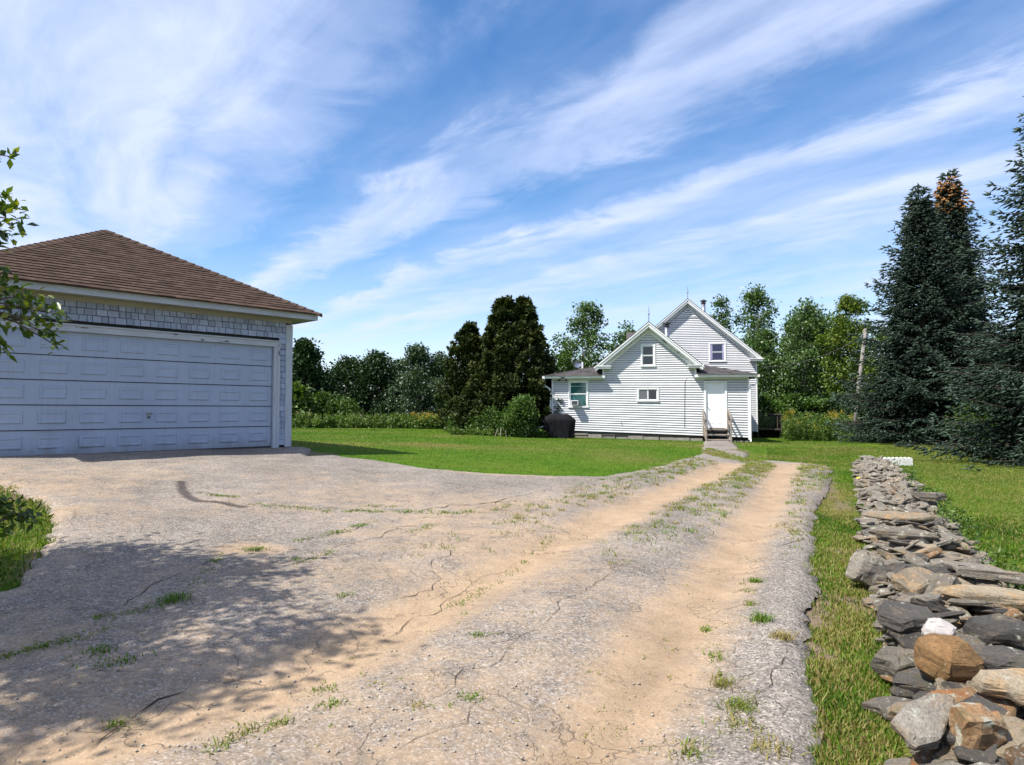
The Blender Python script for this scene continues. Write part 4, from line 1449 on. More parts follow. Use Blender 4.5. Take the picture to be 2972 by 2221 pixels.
lib = []
for k in range(26):
    big = k < 12
    ly_ = rnd.uniform(.5, .78)
    lib.append((MB().add(*stone_mesh(100 + k, 1.0, ly_, rnd.choice((.06, .08, .10, .12, .15, .22)), 9)), k))
lib_me = []
for mb, k in lib:
    me = worn('stone', mb)
    lib_me.append(me)
mats_st = ['st_grey'] * 6 + ['st_dark'] * 6 + ['st_tan'] * 5 + ['st_rust'] * 2
spec_zone = []
cand = []
t = 0.0
while t < WLEN:
    near = max(0, 1 - t / 9)
    size = .175 + .085 * near
    for layer, (s0, s1, zc_) in enumerate(((.05, WW + .04, .03), (.10, WW - .04, .085), (.18, WW - .14, .135), (.26, WW - .26, .18))):
        s = s0 + rnd.uniform(0, .12)
        while s < s1:
            L_ = size * rnd.choice((.6, .8, 1.0, 1.3, 1.6, 2.0))
            cand.append((t + rnd.uniform(-.1, .1), s, zc_ + rnd.uniform(-.03, .03), L_, layer))
            s += L_ * rnd.uniform(.55, .8)
    t += size * rnd.uniform(.62, .8)
stones = []
for (t, s, z, L_, layer) in cand:
    x, y = wp(t, s)
    hump = 1 - .25 * (abs(s - WW / 2) / (WW / 2)) ** 2
    zz_ = float(H(x, y)) + .88 * z * hump * (1 + .12 * math.sin(t * 2.1))
    ang = math.atan2(wd[1], wd[0]) + (rnd.gauss(0, .35) if rnd.random() < .35 else math.pi / 2 + rnd.gauss(0, .5))
    tk = .16 + .05 * layer
    tilt = (rnd.gauss(0, tk), rnd.gauss(0, tk))
    stones.append([x, y, zz_, L_, ang, tilt, layer])
# visible size in the photo decides which are single parts
def vis(s):
    px, py = project([s[0], s[1], s[2]])
    inn = (px[0] < 3060) and (py[0] < 2330)
    return (s[3] / max(s[1], .5)) * (1.0 if s[6] >= 1 else .55) * (1 if inn else .05)


stones.sort(key=vis, reverse=True)
NPART = 284
fillV, fillF = [], []
for k, (x, y, z, L_, ang, tilt, layer) in enumerate(stones):
    me = lib_me[rnd.randrange(len(lib_me))]
    mt = Matrix.Translation((x - w0[0], y - w0[1], z)) @ Matrix.Rotation(ang, 4, 'Z') @ Matrix.Rotation(tilt[0], 4, 'X') @ Matrix.Rotation(tilt[1], 4, 'Y') @ Matrix.Diagonal((L_, L_ * rnd.uniform(.8, 1.15), L_ * rnd.uniform(.65, 1.2), 1))
    if k < NPART:
        key = rnd.choice(mats_st)
        nm = (me.name, key)
        if nm not in shapes:
            m2 = me.copy(); m2.materials.append(M[key]); shapes[nm] = m2
        o = bpy.data.objects.new('stone', shapes[nm]); col.objects.link(o); o.parent = wall
        o.matrix_local = mt
    else:
        n0 = len(fillV)
        fillV += [tuple(mt @ v.co) for v in me.vertices]
        fillF += [tuple(i_ + n0 for i_ in p.vertices) for p in me.polygons]
fm = MB(); fm.v, fm.f = fillV, fillF
fo = fm.build('stone_fill', M['st_grey'], wall); fo['kind'] = 'stuff'


def special(px, py, up_, lx, ly, lz, yaw, tx, ty, mat, label, seed, rnd_=0.0, n=12, lev=5):
    """a single remarkable stone; up_ = its height above the ground"""
    x, y, z = ray(px, py)
    tt = 3.0
    for _ in range(20):
        tt = .5 * tt + .5 * (EYE - float(H(x * tt, y * tt)) - up_) / -z
    vv_, ff2 = stone_mesh(seed, lx, ly, lz, n, lev, roundness=rnd_)
    if True:
        me = worn('stone', MB().add(vv_, ff2), .022 if rnd_ > 0 else .012, .004); me.materials.append(M[mat])
        o = bpy.data.objects.new('stone', me); col.objects.link(o); o.parent = wall
    o.matrix_local = Matrix.Translation((x * tt - w0[0], y * tt - w0[1], float(H(x * tt, y * tt)) + up_)) @ Matrix.Rotation(yaw, 4, 'Z') @ Matrix.Rotation(tx, 4, 'X') @ Matrix.Rotation(ty, 4, 'Y')
    if label:
        o['label'] = label
    return o


special(2740, 1915, 0.22, .34, .30, .25, .3, .30, .1, 'st_boulder', 'round orange-brown boulder', 501, .92, 9, 5)
special(2722, 1842, 0.21, .24, .15, .12, -.3, .35, 0, 'white_stone', 'white quartz stone behind the boulder', 502, 0, 9, 3)
special(2690, 2095, 0.19, .50, .19, .07, .78, .45, -.25, 'st_grey', 'long grey slab tilted over a dark gap', 503, 0, 9, 3)
special(2825, 2115, 0.18, .27, .20, .16, .45, .3, 0, 'st_rust', 'rust-streaked block', 504, 0, 10, 4)
special(2655, 1690, 0.22, .52, .26, .08, .55, .22, -.15, 'st_tan', 'pale orange tilted slab', 505, 0, 9, 3)
special(2630, 1795, 0.21, .42, .30, .11, -.2, .1, .1, 'st_dark', 'black slate block', 506, 0, 9, 3)
special(2610, 1930, 0.11, .30, .22, .09, .5, .3, -.35, 'st_grey', None, 507, 0, 8, 3)
special(2905, 1835, 0.22, .62, .26, .10, -.45, .15, .05, 'st_dark', None, 508, 0, 9, 3)
special(2890, 1735, 0.22, .74, .26, .09, -.35, .12, .08, 'st_tan', None, 509, 0, 9, 3)
special(2860, 1660, 0.22, .66, .24, .08, -.35, .1, .1, 'st_grey', None, 510, 0, 9, 3)
special(2620, 1548, 0.22, .80, .34, .07, -.35, .12, .05, 'st_grey', None, 511, 0, 9, 3)
special(2620, 1500, 0.22, .85, .30, .06, -.25, .08, .03, 'st_tan', None, 512, 0, 9, 3)
special(2510, 1660, 0.13, .28, .30, .24, .2, .1, .4, 'st_grey', None, 513, 0, 9, 3)
special(2940, 1990, 0.23, .42, .26, .07, -.2, .18, .05, 'st_tan', None, 514, 0, 9, 3)
special(2920, 1920, 0.22, .50, .22, .08, -.35, .15, .05, 'st_dark', None, 515, 0, 9, 3)
special(2690, 1440, 0.22, .6, .28, .10, -.1, .1, .0, 'st_grey', None, 516, 0, 9, 3)
# white scalloped edging block on the far end, and a yellow bottle
q = at(2605, 1345, 18.2)
eb = empty('edging_block', (q[0], q[1], float(H(q[0], q[1])) + .02), 'white scalloped concrete edging block by the far end of the wall', 'edging block', -.06)
vv_ = []
mb = MB()
for k in range(7):
    a0 = -.36 + k * .105
    mb.tube([(a0 + .05, -.05, .12), (a0 + .05, .05, .12)], .062, 10)
mb.box(-.36, .375, -.048, .048, -.12, .12)
M['whitewash'] = mottled('whitewashed_concrete', (.72, .71, .68), (.58, .57, .54), 6, .85, .2, .4, 50)
sub(mb, 'block', M['whitewash'], eb)
q = at(2497, 1389, 13.4)
yb = MB().tube([(-.07, 0, 0), (.03, 0, 0), (.06, 0, 0), (.09, 0, 0)], [.03, .03, .014, .014], 10).build('plastic_bottle', M['yellow'])
yb.location = tuple(q); yb.rotation_euler = (0, 0, .2)
tag(yb, 'small yellow plastic bottle lying on the stone wall', 'bottle')

# ------------------------------------------------------------------ grass
def blades(name, P, h, w, tint, seed, lean=.45, parent=None, simple=False):
    r_ = np.random.default_rng(seed)
    n = len(P)
    a = r_.uniform(0, 2 * math.pi, n)
    side = np.stack([np.cos(a), np.sin(a), np.zeros(n)], -1)
    b = a + math.pi / 2 + r_.normal(0, .6, n)
    ld = np.stack([np.cos(b), np.sin(b), np.zeros(n)], -1) * (np.abs(r_.normal(0, lean, n)) * h)[:, None]
    upv = np.zeros((n, 3)); upv[:, 2] = h
    w_ = side * (w / 2)[:, None]
    if simple:
        V_ = np.stack([P - w_, P + w_, P + upv * .9 + ld], 1).reshape(-1, 3)
        F_ = np.arange(3 * n).reshape(n, 3)
        tv = np.repeat(tint, 3)
    else:
        mid = P + upv * .55 + ld * .35
        V_ = np.stack([P - w_, P + w_, mid - w_ * .8, mid + w_ * .8, P + upv * .92 + ld], 1).reshape(-1, 3)
        o_ = (np.arange(n) * 5)[:, None]
        F_ = np.concatenate([o_ + np.array([[0, 1, 3]]), o_ + np.array([[0, 3, 2]]), o_ + np.array([[2, 3, 4]])], 0)
        tv = np.repeat(tint, 5)
    return np_mesh(name, V_, F_, M['blade'], parent, {'tint': np.clip(tv, 0, 1)})


house_rects = [(XL - .1, XR + .1, -.05, 9), (MX0, MX1 + .1, MY, MY + 10)]


def garage_foot(x, y):
    g0 = np.array([-4.85, 14.57])
    s = (x - g0[0]) * -.679 + (y - g0[1]) * -.734
    p = (x - g0[0]) * -.735 + (y - g0[1]) * .678
    return (s > -.15) & (s < 6) & (p > -.7) & (p < 7.4)


def lawn_ok(x, y):
    d = dist_poly(drive_poly, x, y, True)
    ok = ~(inside(drive_poly, x, y) & (d > .02 + .26 * np.clip(fbm(x * 3, y * 3, 77) * 2 - .6, 0, 1)))
    s = (x - w0[0]) * wr[0] + (y - w0[1]) * wr[1]
    t = (x - w0[0]) * wd[0] + (y - w0[1]) * wd[1]
    ok &= ~((s > .06) & (s < WW - .05) & (t > -.5) & (t < WLEN - .1))
    lx = HPX + (x - HPX) * cH - (y - HY) * sH
    ly = (x - HPX) * sH + (y - HY) * cH
    for (a_, b_, c_, d_) in house_rects:
        ok &= ~((lx > a_) & (lx < b_) & (ly > c_) & (ly < d_))
    ok &= ~garage_foot(x, y)
    return ok


def scatter(n, sampler):
    xy = sampler(n)
    k = lawn_ok(xy[:, 0], xy[:, 1])
    xy = xy[k]
    bb = bareness(xy[:, 0], xy[:, 1])
    xy = xy[R.random(len(xy)) > bb]
    return xy


def fan(n, y0, y1, u0, u1, pw):
    """random ground points between two distances, thinning with distance"""
    def f(_):
        u = R.random(n)
        y = (y0 ** pw + (y1 ** pw - y0 ** pw) * u) ** (1 / pw)
        x = y * (u0 + (u1 - u0) * R.random(n))
        return np.stack([x, y], -1)
    return f


def grass(name, xy, hmul, wmul, seed, simple):
    x, y = xy[:, 0], xy[:, 1]
    n = len(xy)
    d = np.hypot(x, y)
    dry = dryness(x, y)
    patch = fbm(x * 1.3, y * 1.3, 61)
    h = (.020 + .018 * R.random(n) + .030 * np.clip(patch - .45, 0, 1)) * hmul * (1 + .02 * d)
    edge = dist_poly(drive_poly, x, y, True)
    h *= 1 + .35 * np.exp(-(edge / .12) ** 2)
    w = (.004 + .003 * R.random(n)) * wmul * (1 + .10 * d)
    tint = .40 + .8 * (patch - .5) + .5 * (fbm(x * 5, y * 5, 63) - .5) + R.normal(0, .12, n)
    isdry = R.random(n) < np.clip(dry * .85, 0, .85)
    tint = np.where(isdry, .82 + R.normal(0, .10, n), tint)
    P = np.stack([x, y, H(x, y) - .025], -1)
    o = blades(name, P, h, w, tint, seed, .55, simple=simple)
    return o


xy = np.vstack([scatter(150000, fan(150000, 2.0, 9.5, .35, .95, 1.0)), scatter(80000, fan(80000, 3.4, 11.5, -1.25, -.58, 1.0))])
o = grass('near_grass', xy, 1.15, 1.0, 1, False)
tag(o, 'short patchy grass beside the driveway and the stone wall', 'grass', kind='stuff')
xy = np.vstack([scatter(150000, fan(150000, 9.0, 24, .38, 1.0, 1.05)), scatter(150000, fan(150000, 11, 40, -.55, .52, 1.0))])
o = grass('lawn_grass', xy, .75, 1.0, 2, True)
tag(o, 'mown green lawn grass around the house', 'grass', kind='stuff')

# weed tufts in the driveway cracks
def tuft(name, c, r_, n, hh, tint0, seed, parent=None):
    rr = np.random.default_rng(seed)
    xy_ = rr.normal(0, r_ * .5, (n, 2))
    P = np.stack([c[0] + xy_[:, 0], c[1] + xy_[:, 1], np.full(n, float(DZ(c[0], c[1])) - .010)], -1)
    h = hh * rr.uniform(.5, 1.1, n)
    return P, h


crackl = [[(730, 1478), (860, 1484), (960, 1491), (1080, 1493), (1200, 1496), (1330, 1500), (1400, 1499), (1440, 1490), (1500, 1465)],
          [(830, 1587), (900, 1576), (980, 1555), (1095, 1523)], [(865, 1652), (960, 1618)], [(1185, 1556), (1260, 1536)],
          [(280, 1810), (400, 1790), (520, 1765), (640, 1625)], [(0, 1930), (150, 1890), (330, 1840)],
          [(1650, 1430), (1700, 1405), (1800, 1392), (1860, 1385)], [(540, 1440), (690, 1458)],
          [(1310, 1760), (1460, 1690), (1600, 1560)], [(1060, 1475), (1140, 1482)], [(1700, 1465), (1780, 1425), (1900, 1390), (1990, 1345)]]
big = []
lit = []
for ln in crackl:
    p = np.array(ln, float)
    for a_, b_ in zip(p[:-1], p[1:]):
        k = int(max(2, np.hypot(*(b_ - a_)) / 11))
        for i_ in range(k):
            q_ = a_ + (b_ - a_) * R.random() + R.normal(0, 2, 2)
            lit.append((gp(*q_)[:2], .05 + .05 * R.random(), int(10 + 10 * R.random()), .022 + .02 * R.random(), .45 + .2 * R.random()))
for (px, py, r_, n, h_, tn, lb) in [(2210, 1830, .10, 90, .07, .45, 'bright green weed tuft on the grey right side of the drive'),
                                    (2270, 1880, .09, 80, .06, .88, 'dry orange-brown weed tuft near the right edge of the drive'),
                                    (2150, 2080, .13, 110, .05, .66, 'widest grassy weed tuft low on the right side of the drive'),
                                    (2195, 1705, .09, 60, .045, .45, 'flat green weed tuft beside the far end of the near ruts'),
                                    (735, 1612, .13, 80, .04, .42, 'lone green weed tuft in a sandy patch near the tree shadow'),
                                    (510, 1765, .15, 90, .06, .38, 'weed tuft growing inside the tree shadow'),
                                    (2100, 2010, .08, 60, .06, .74, 'tan weed tuft at the right rut edge')]:
    big.append((gp(px, py)[:2], r_, n, h_, tn, lb))
for (px, py, r_, n, h_, tn) in [(2085, 1920, .10, 45, .06, .62), (2170, 1730, .10, 40, .05, .70), (2155, 2140, .14, 60, .06, .74), (2060, 1838, .09, 36, .05, .55), (2180, 1775, .08, 40, .06, .74),
                                (2010, 2214, .12, 50, .07, .68), (2240, 2214, .12, 60, .07, .82), (1000, 1755, .08, 30, .05, .55), (1390, 1870, .07, 30, .05, .5),
                                (940, 2010, .10, 40, .05, .6), (720, 2145, .12, 40, .06, .7), (640, 2200, .12, 40, .06, .7), (820, 2115, .09, 30, .06, .66), (960, 2065, .10, 40, .05, .6), (340, 2110, .08, 30, .06, .6),
                                (280, 1915, .14, 50, .06, .4), (350, 1950, .14, 50, .06, .42), (860, 1640, .08, 30, .04, .5), (1210, 2070, .08, 26, .04, .7), (1365, 2060, .08, 26, .05, .55), (2090, 1980, .05, 20, .06, .7)]:
    lit.append((gp(px, py)[:2], r_ * .8, int(n * 1.5), h_, tn))
for _ in range(1500):       # ragged weeds on the crown between the ruts and along the edges, far part
    u = R.random()
    a_ = rut_l[:, :2]; b_ = rut_r[:, :2]
    k = R.random() ** .7
    yy = 6 + 16.5 * k
    xl, xr = np.interp(yy, rut_l[::-1, 1], rut_l[::-1, 0]), np.interp(yy, rut_r[::-1, 1], rut_r[::-1, 0])
    zone = R.random()
    xx = xl + (xr - xl) * R.uniform(.25, .78) if zone < .5 else (xr + R.uniform(.3, 1.1) if zone < .75 else xl - R.uniform(.4, 1.3))
    lit.append((np.array([xx, yy]), .06 + .09 * R.random(), int(10 + 14 * R.random()), .035 + .05 * R.random(), .50 + .38 * R.random()))
for _ in range(70):
    q_ = (R.uniform(900, 2200), R.uniform(1650, 2200))
    lit.append((gp(*q_)[:2], .04, int(5 + 6 * R.random()), .018 + .02 * R.random(), .6 + .25 * R.random()))
PP, HH_, TT = [], [], []
for k, (c_, r_, n, h_, tn) in enumerate(lit):
    if not inside(drive_poly, c_[0], c_[1]):
        continue
    P, h = tuft('', c_, r_, n, h_ * (.55 if c_[1] < 7 else .8), tn, 900 + k)
    PP.append(P); HH_.append(h); TT.append(tn + R.normal(0, .09, n))
PP, HH_, TT = np.vstack(PP), np.concatenate(HH_), np.concatenate(TT)
o = blades('crack_weeds', PP, HH_, np.full(len(PP), .006) * (1 + .06 * PP[:, 1]), TT + .06, 5, 1.3)
tag(o, 'scattered small weeds sprouting through the driveway cracks', 'weeds', kind='stuff')
for k, (c_, r_, n, h_, tn, lb) in enumerate(big):
    P, h = tuft('', (0, 0), r_ * .7, int(n * 1.6), h_, tn, 300 + k)
    n = len(P)
    P[:, 2] = 0
    o = blades('weed_tuft', P, h, np.full(n, .006), tn + .06 + R.normal(0, .10, n), 40 + k, 1.35)
    o.location = (c_[0], c_[1], float(DZ(c_[0], c_[1])) - .012)
    tag(o, lb, 'weed tuft', 'weed tufts in the driveway')

# loose gravel on the driveway
n = 2200
px = R.uniform(0, 2350, n); py = 1500 + 720 * R.random(n) ** .8
g3 = gp(px, py)
ok = inside(drive_poly, g3[:, 0], g3[:, 1])
g3 = g3[ok]; n = len(g3)
sz = .003 + .007 * R.random(n) ** 4
octa = np.array([(1, 0, 0), (-1, 0, 0), (0, 1, 0), (0, -1, 0), (0, 0, .7), (0, 0, -.7)], float)
of = np.array([(0, 2, 4), (2, 1, 4), (1, 3, 4), (3, 0, 4), (2, 0, 5), (1, 2, 5), (3, 1, 5), (0, 3, 5)])
jit = R.uniform(.6, 1.3, (n, 6, 1))
V = g3[:, None, :] + octa[None] * jit * sz[:, None, None]
V[:, :, 2] = DZ(g3[:, 0], g3[:, 1])[:, None] + octa[None, :, 2] * jit[:, :, 0] * sz[:, None]
Fo = (np.arange(n) * 6)[:, None, None] + of[None]
o = np_mesh('gravel', V.reshape(-1, 3), Fo.reshape(-1, 3), M['pebble'])
tag(o, 'loose grit and pebbles strewn on the driveway', 'gravel', kind='stuff')

# fallen leaves by the drive edge
for k, (px, py, lb) in enumerate(((2385, 2158, 'rusty fallen leaf at the drive edge near the bottom of the picture'), (2525, 1775, 'rusty fallen leaf in the grass touching the stone wall'), (2352, 1822, 'rusty fallen leaf on the worn edge between asphalt and grass'))):
    q = gp(px, py)
    a_ = R.uniform(0, 6)
    mb = MB().add([(0, 0, 0), (.02, .018, .012), (.055, 0, .004), (.02, -.018, .014)], [(0, 1, 2), (0, 2, 3)])
    o = mb.build('fallen_leaf', M['st_rust'])
    o.location = (q[0], q[1], float(H(q[0], q[1])) + .035); o.rotation_euler = (.2, .1, a_)
    tag(o, lb, 'leaf', 'fallen leaves along the drive')
# ------------------------------------------------------------------ vegetation
def unit(v):
    return v / np.maximum(np.linalg.norm(v, axis=-1, keepdims=True), 1e-9)


def leaves(name, P, T, L, Wd, tint, mat, parent=None, seed=0, fold=.18, shape=.45):
    """leaf-shaped faces: P base, T axis"""
    r_ = np.random.default_rng(seed)
    n = len(P)
    T = unit(T)
    S = unit(np.cross(T, r_.normal(0, 1, (n, 3)) * .6 + np.array([0, 0, 1.0])))
    N = np.cross(S, T)
    L = np.broadcast_to(L, n)[:, None]; Wd = np.broadcast_to(Wd, n)[:, None]
    mid = P + T * L * shape
    V_ = np.stack([P, mid + S * Wd * .5 + N * Wd * fold, P + T * L - N * L * .06, mid - S * Wd * .5 + N * Wd * fold], 1).reshape(-1, 3)
    o_ = (np.arange(n) * 4)[:, None]
    F_ = np.concatenate([o_ + np.array([[0, 1, 2]]), o_ + np.array([[0, 2, 3]])], 0)
    return np_mesh(name, V_, F_, mat, parent, {'tint': np.clip(np.repeat(tint, 4), 0, 1)})


LM = {
    'maple': leafmat('dark_broad_leaves', (.008, .019, .006), (.021, .048, .011), (.048, .092, .024), .2),
    'poplar': leafmat('poplar_leaves', (.022, .050, .014), (.065, .124, .026), (.167, .243, .097), .28, .38, .55),
    'yellowgreen': leafmat('yellow_green_leaves', (.030, .062, .007), (.095, .150, .018), (.210, .230, .030), .3),
    'silver': leafmat('grey_green_leaves', (.020, .040, .015), (.048, .086, .037), (.132, .185, .110), .25, .4, .5),
    'shrub': leafmat('shrub_leaves', (.016, .040, .007), (.053, .108, .015), (.115, .184, .032), .3),
    'apple': leafmat('glossy_green_leaves', (.022, .046, .006), (.068, .120, .011), (.208, .232, .018), .38, .32, .5),
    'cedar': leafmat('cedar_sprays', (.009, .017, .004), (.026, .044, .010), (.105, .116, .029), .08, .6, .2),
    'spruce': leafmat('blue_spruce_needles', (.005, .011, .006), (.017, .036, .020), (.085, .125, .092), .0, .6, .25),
    'brown': leafmat('dead_brown_needles', (.112, .044, .012), (.240, .104, .029), (.352, .184, .064), .1, .7, .2),
    'pine': leafmat('pine_needles', (.006, .018, .006), (.019, .045, .011), (.048, .088, .028), .1, .6, .2),
    'weed': leafmat('weed_leaves', (.024, .053, .008), (.072, .128, .018), (.152, .216, .040), .3),
    'gold': leafmat('goldenrod_flowers', (.224, .152, .012), (.440, .288, .016), (.600, .416, .040), .2),
    'cream': leafmat('cream_flower_heads', (.240, .240, .112), (.384, .368, .208), (.480, .464, .304), .2),
}


def broadleaf(name, label, cat, base, Ht, Rd, cb, nclump, nleaf, leaf, mat, seed, group=None, clump=.5, bark='bark', shape='round',
              trunk=.12, tintoff=0.0, squash=.75, multi=1, parts=('trunk', 'crown'), topbias=0.0):
    r_ = np.random.default_rng(seed)
    base = np.array(base, float)
    t_ = empty(name, base, label, cat, group=group)
    tr = MB()
    tops = []
    for s in range(multi):
        lean = r_.normal(0, .05, 2) * Ht * (1 if multi == 1 else 2.2)
        path, rads = [], []
        for k in range(8):
            f = k / 7
            path.append((lean[0] * f ** 1.3 + r_.normal(0, .012) * Ht * f, lean[1] * f ** 1.3 + r_.normal(0, .012) * Ht * f, -.15 + (Ht * .93 + .15) * f))
            rads.append(trunk * (1 - .9 * f) + .008)
        tr.tube(path, rads, 7)
        tops.append(np.array(path))
    C, CL = [], []
    for k in range(nclump):
        f = r_.random() ** (1.0 - topbias)
        if shape == 'round':
            e = math.sqrt(max(0, 1 - (2 * f - .85) ** 2 * .95)) if f > .0 else .5
        elif shape == 'cone':
            e = (1 - f) ** .7 * min(1, f * 6 + .45)
        elif shape == 'column':
            e = min(1, f * 3 + .4) * (1 - f ** 2.6) + .10
        else:
            e = .85 + .25 * r_.random() if f < .8 else math.sqrt(max(0, 1 - ((f - .8) / .2) ** 2))
        a = r_.uniform(0, 2 * math.pi)
        lump = 1 + .22 * math.sin(3 * a + seed) + .15 * math.sin(5 * a + 2 * seed + 6 * f)
        rr = Rd * e * lump * math.sqrt(r_.uniform(.12, 1))
        z = cb + (Ht - cb) * f
        ax = tops[k % multi]
        ax_xy = np.array([np.interp(z, ax[:, 2], ax[:, 0]), np.interp(z, ax[:, 2], ax[:, 1])])
        c = np.array([ax_xy[0] + rr * math.cos(a), ax_xy[1] + rr * math.sin(a), z])
        C.append(c); CL.append(r_.normal(0, .10) + .10 * (f - .5))
        zs = max(.15 * Ht, z - rr * r_.uniform(.5, 1.0) - .05 * Ht)
        st = np.array([np.interp(zs, ax[:, 2], ax[:, 0]), np.interp(zs, ax[:, 2], ax[:, 1]), zs])
        if k % 2 == 0 or nclump < 60:
            md = (st + c) / 2 + np.array([0, 0, .06 * rr])
            rb = trunk * .28 * (1 - .6 * f)
            tr.tube([st, md, c], [rb, rb * .6, rb * .2], 5, cap=False)
    sub(tr, parts[0], M[bark], t_)
    C = np.array(C); CL = np.array(CL)
    wts = r_.uniform(.5, 1.5, nclump)
    ci = r_.choice(nclump, nleaf, p=wts / wts.sum())
    cs = clump * r_.uniform(.7, 1.3, nclump)
    off = np.clip(r_.normal(0, 1, (nleaf, 3)), -1.7, 1.7) * cs[ci][:, None] * .5 * np.array([1, 1, squash])
    P = C[ci] + off
    cen = np.array([0, 0, (cb + Ht) / 2])
    outd = unit(P - cen)
    T = r_.normal(0, .8, (nleaf, 3)) + outd * .7 + np.array([0, 0, -.25])
    sz = leaf * 1.15 * r_.uniform(.65, 1.3, nleaf)
    tint = .45 + CL[ci] + r_.normal(0, .16, nleaf) + tintoff
    leaves(parts[1], P, T, sz, sz * .78, tint, LM[mat], t_, seed)
    return t_


def spindles(P, T, L, Rr, seed, sides=4):
    """needle-covered shoots: slim pointed bodies"""
    r_ = np.random.default_rng(seed)
    n = len(P)
    T = unit(T)
    S = unit(np.cross(T, np.array([.11, .23, 1.0]) + r_.normal(0, .2, (n, 3))))
    U = np.cross(T, S)
    L = np.broadcast_to(L, n)[:, None]; Rr = np.broadcast_to(Rr, n)[:, None]
    V_ = [P]
    a0 = r_.uniform(0, 6.28, n)[:, None]
    for k in range(sides):
        a = a0 + 2 * math.pi * k / sides
        V_.append(P + T * L * r_.uniform(.22, .42, (n, 1)) + (S * np.cos(a) + U * np.sin(a)) * Rr * r_.uniform(.6, 1.35, (n, 1)))
    V_.append(P + T * L)
    V_ = np.stack(V_, 1).reshape(-1, 3)
    m_ = sides + 2
    fl = []
    for k in range(sides):
        fl.append((0, 1 + (k + 1) % sides, 1 + k)); fl.append((m_ - 1, 1 + k, 1 + (k + 1) % sides))
    F_ = ((np.arange(n) * m_)[:, None, None] + np.array(fl)[None]).reshape(-1, 3)
    return V_, F_, m_


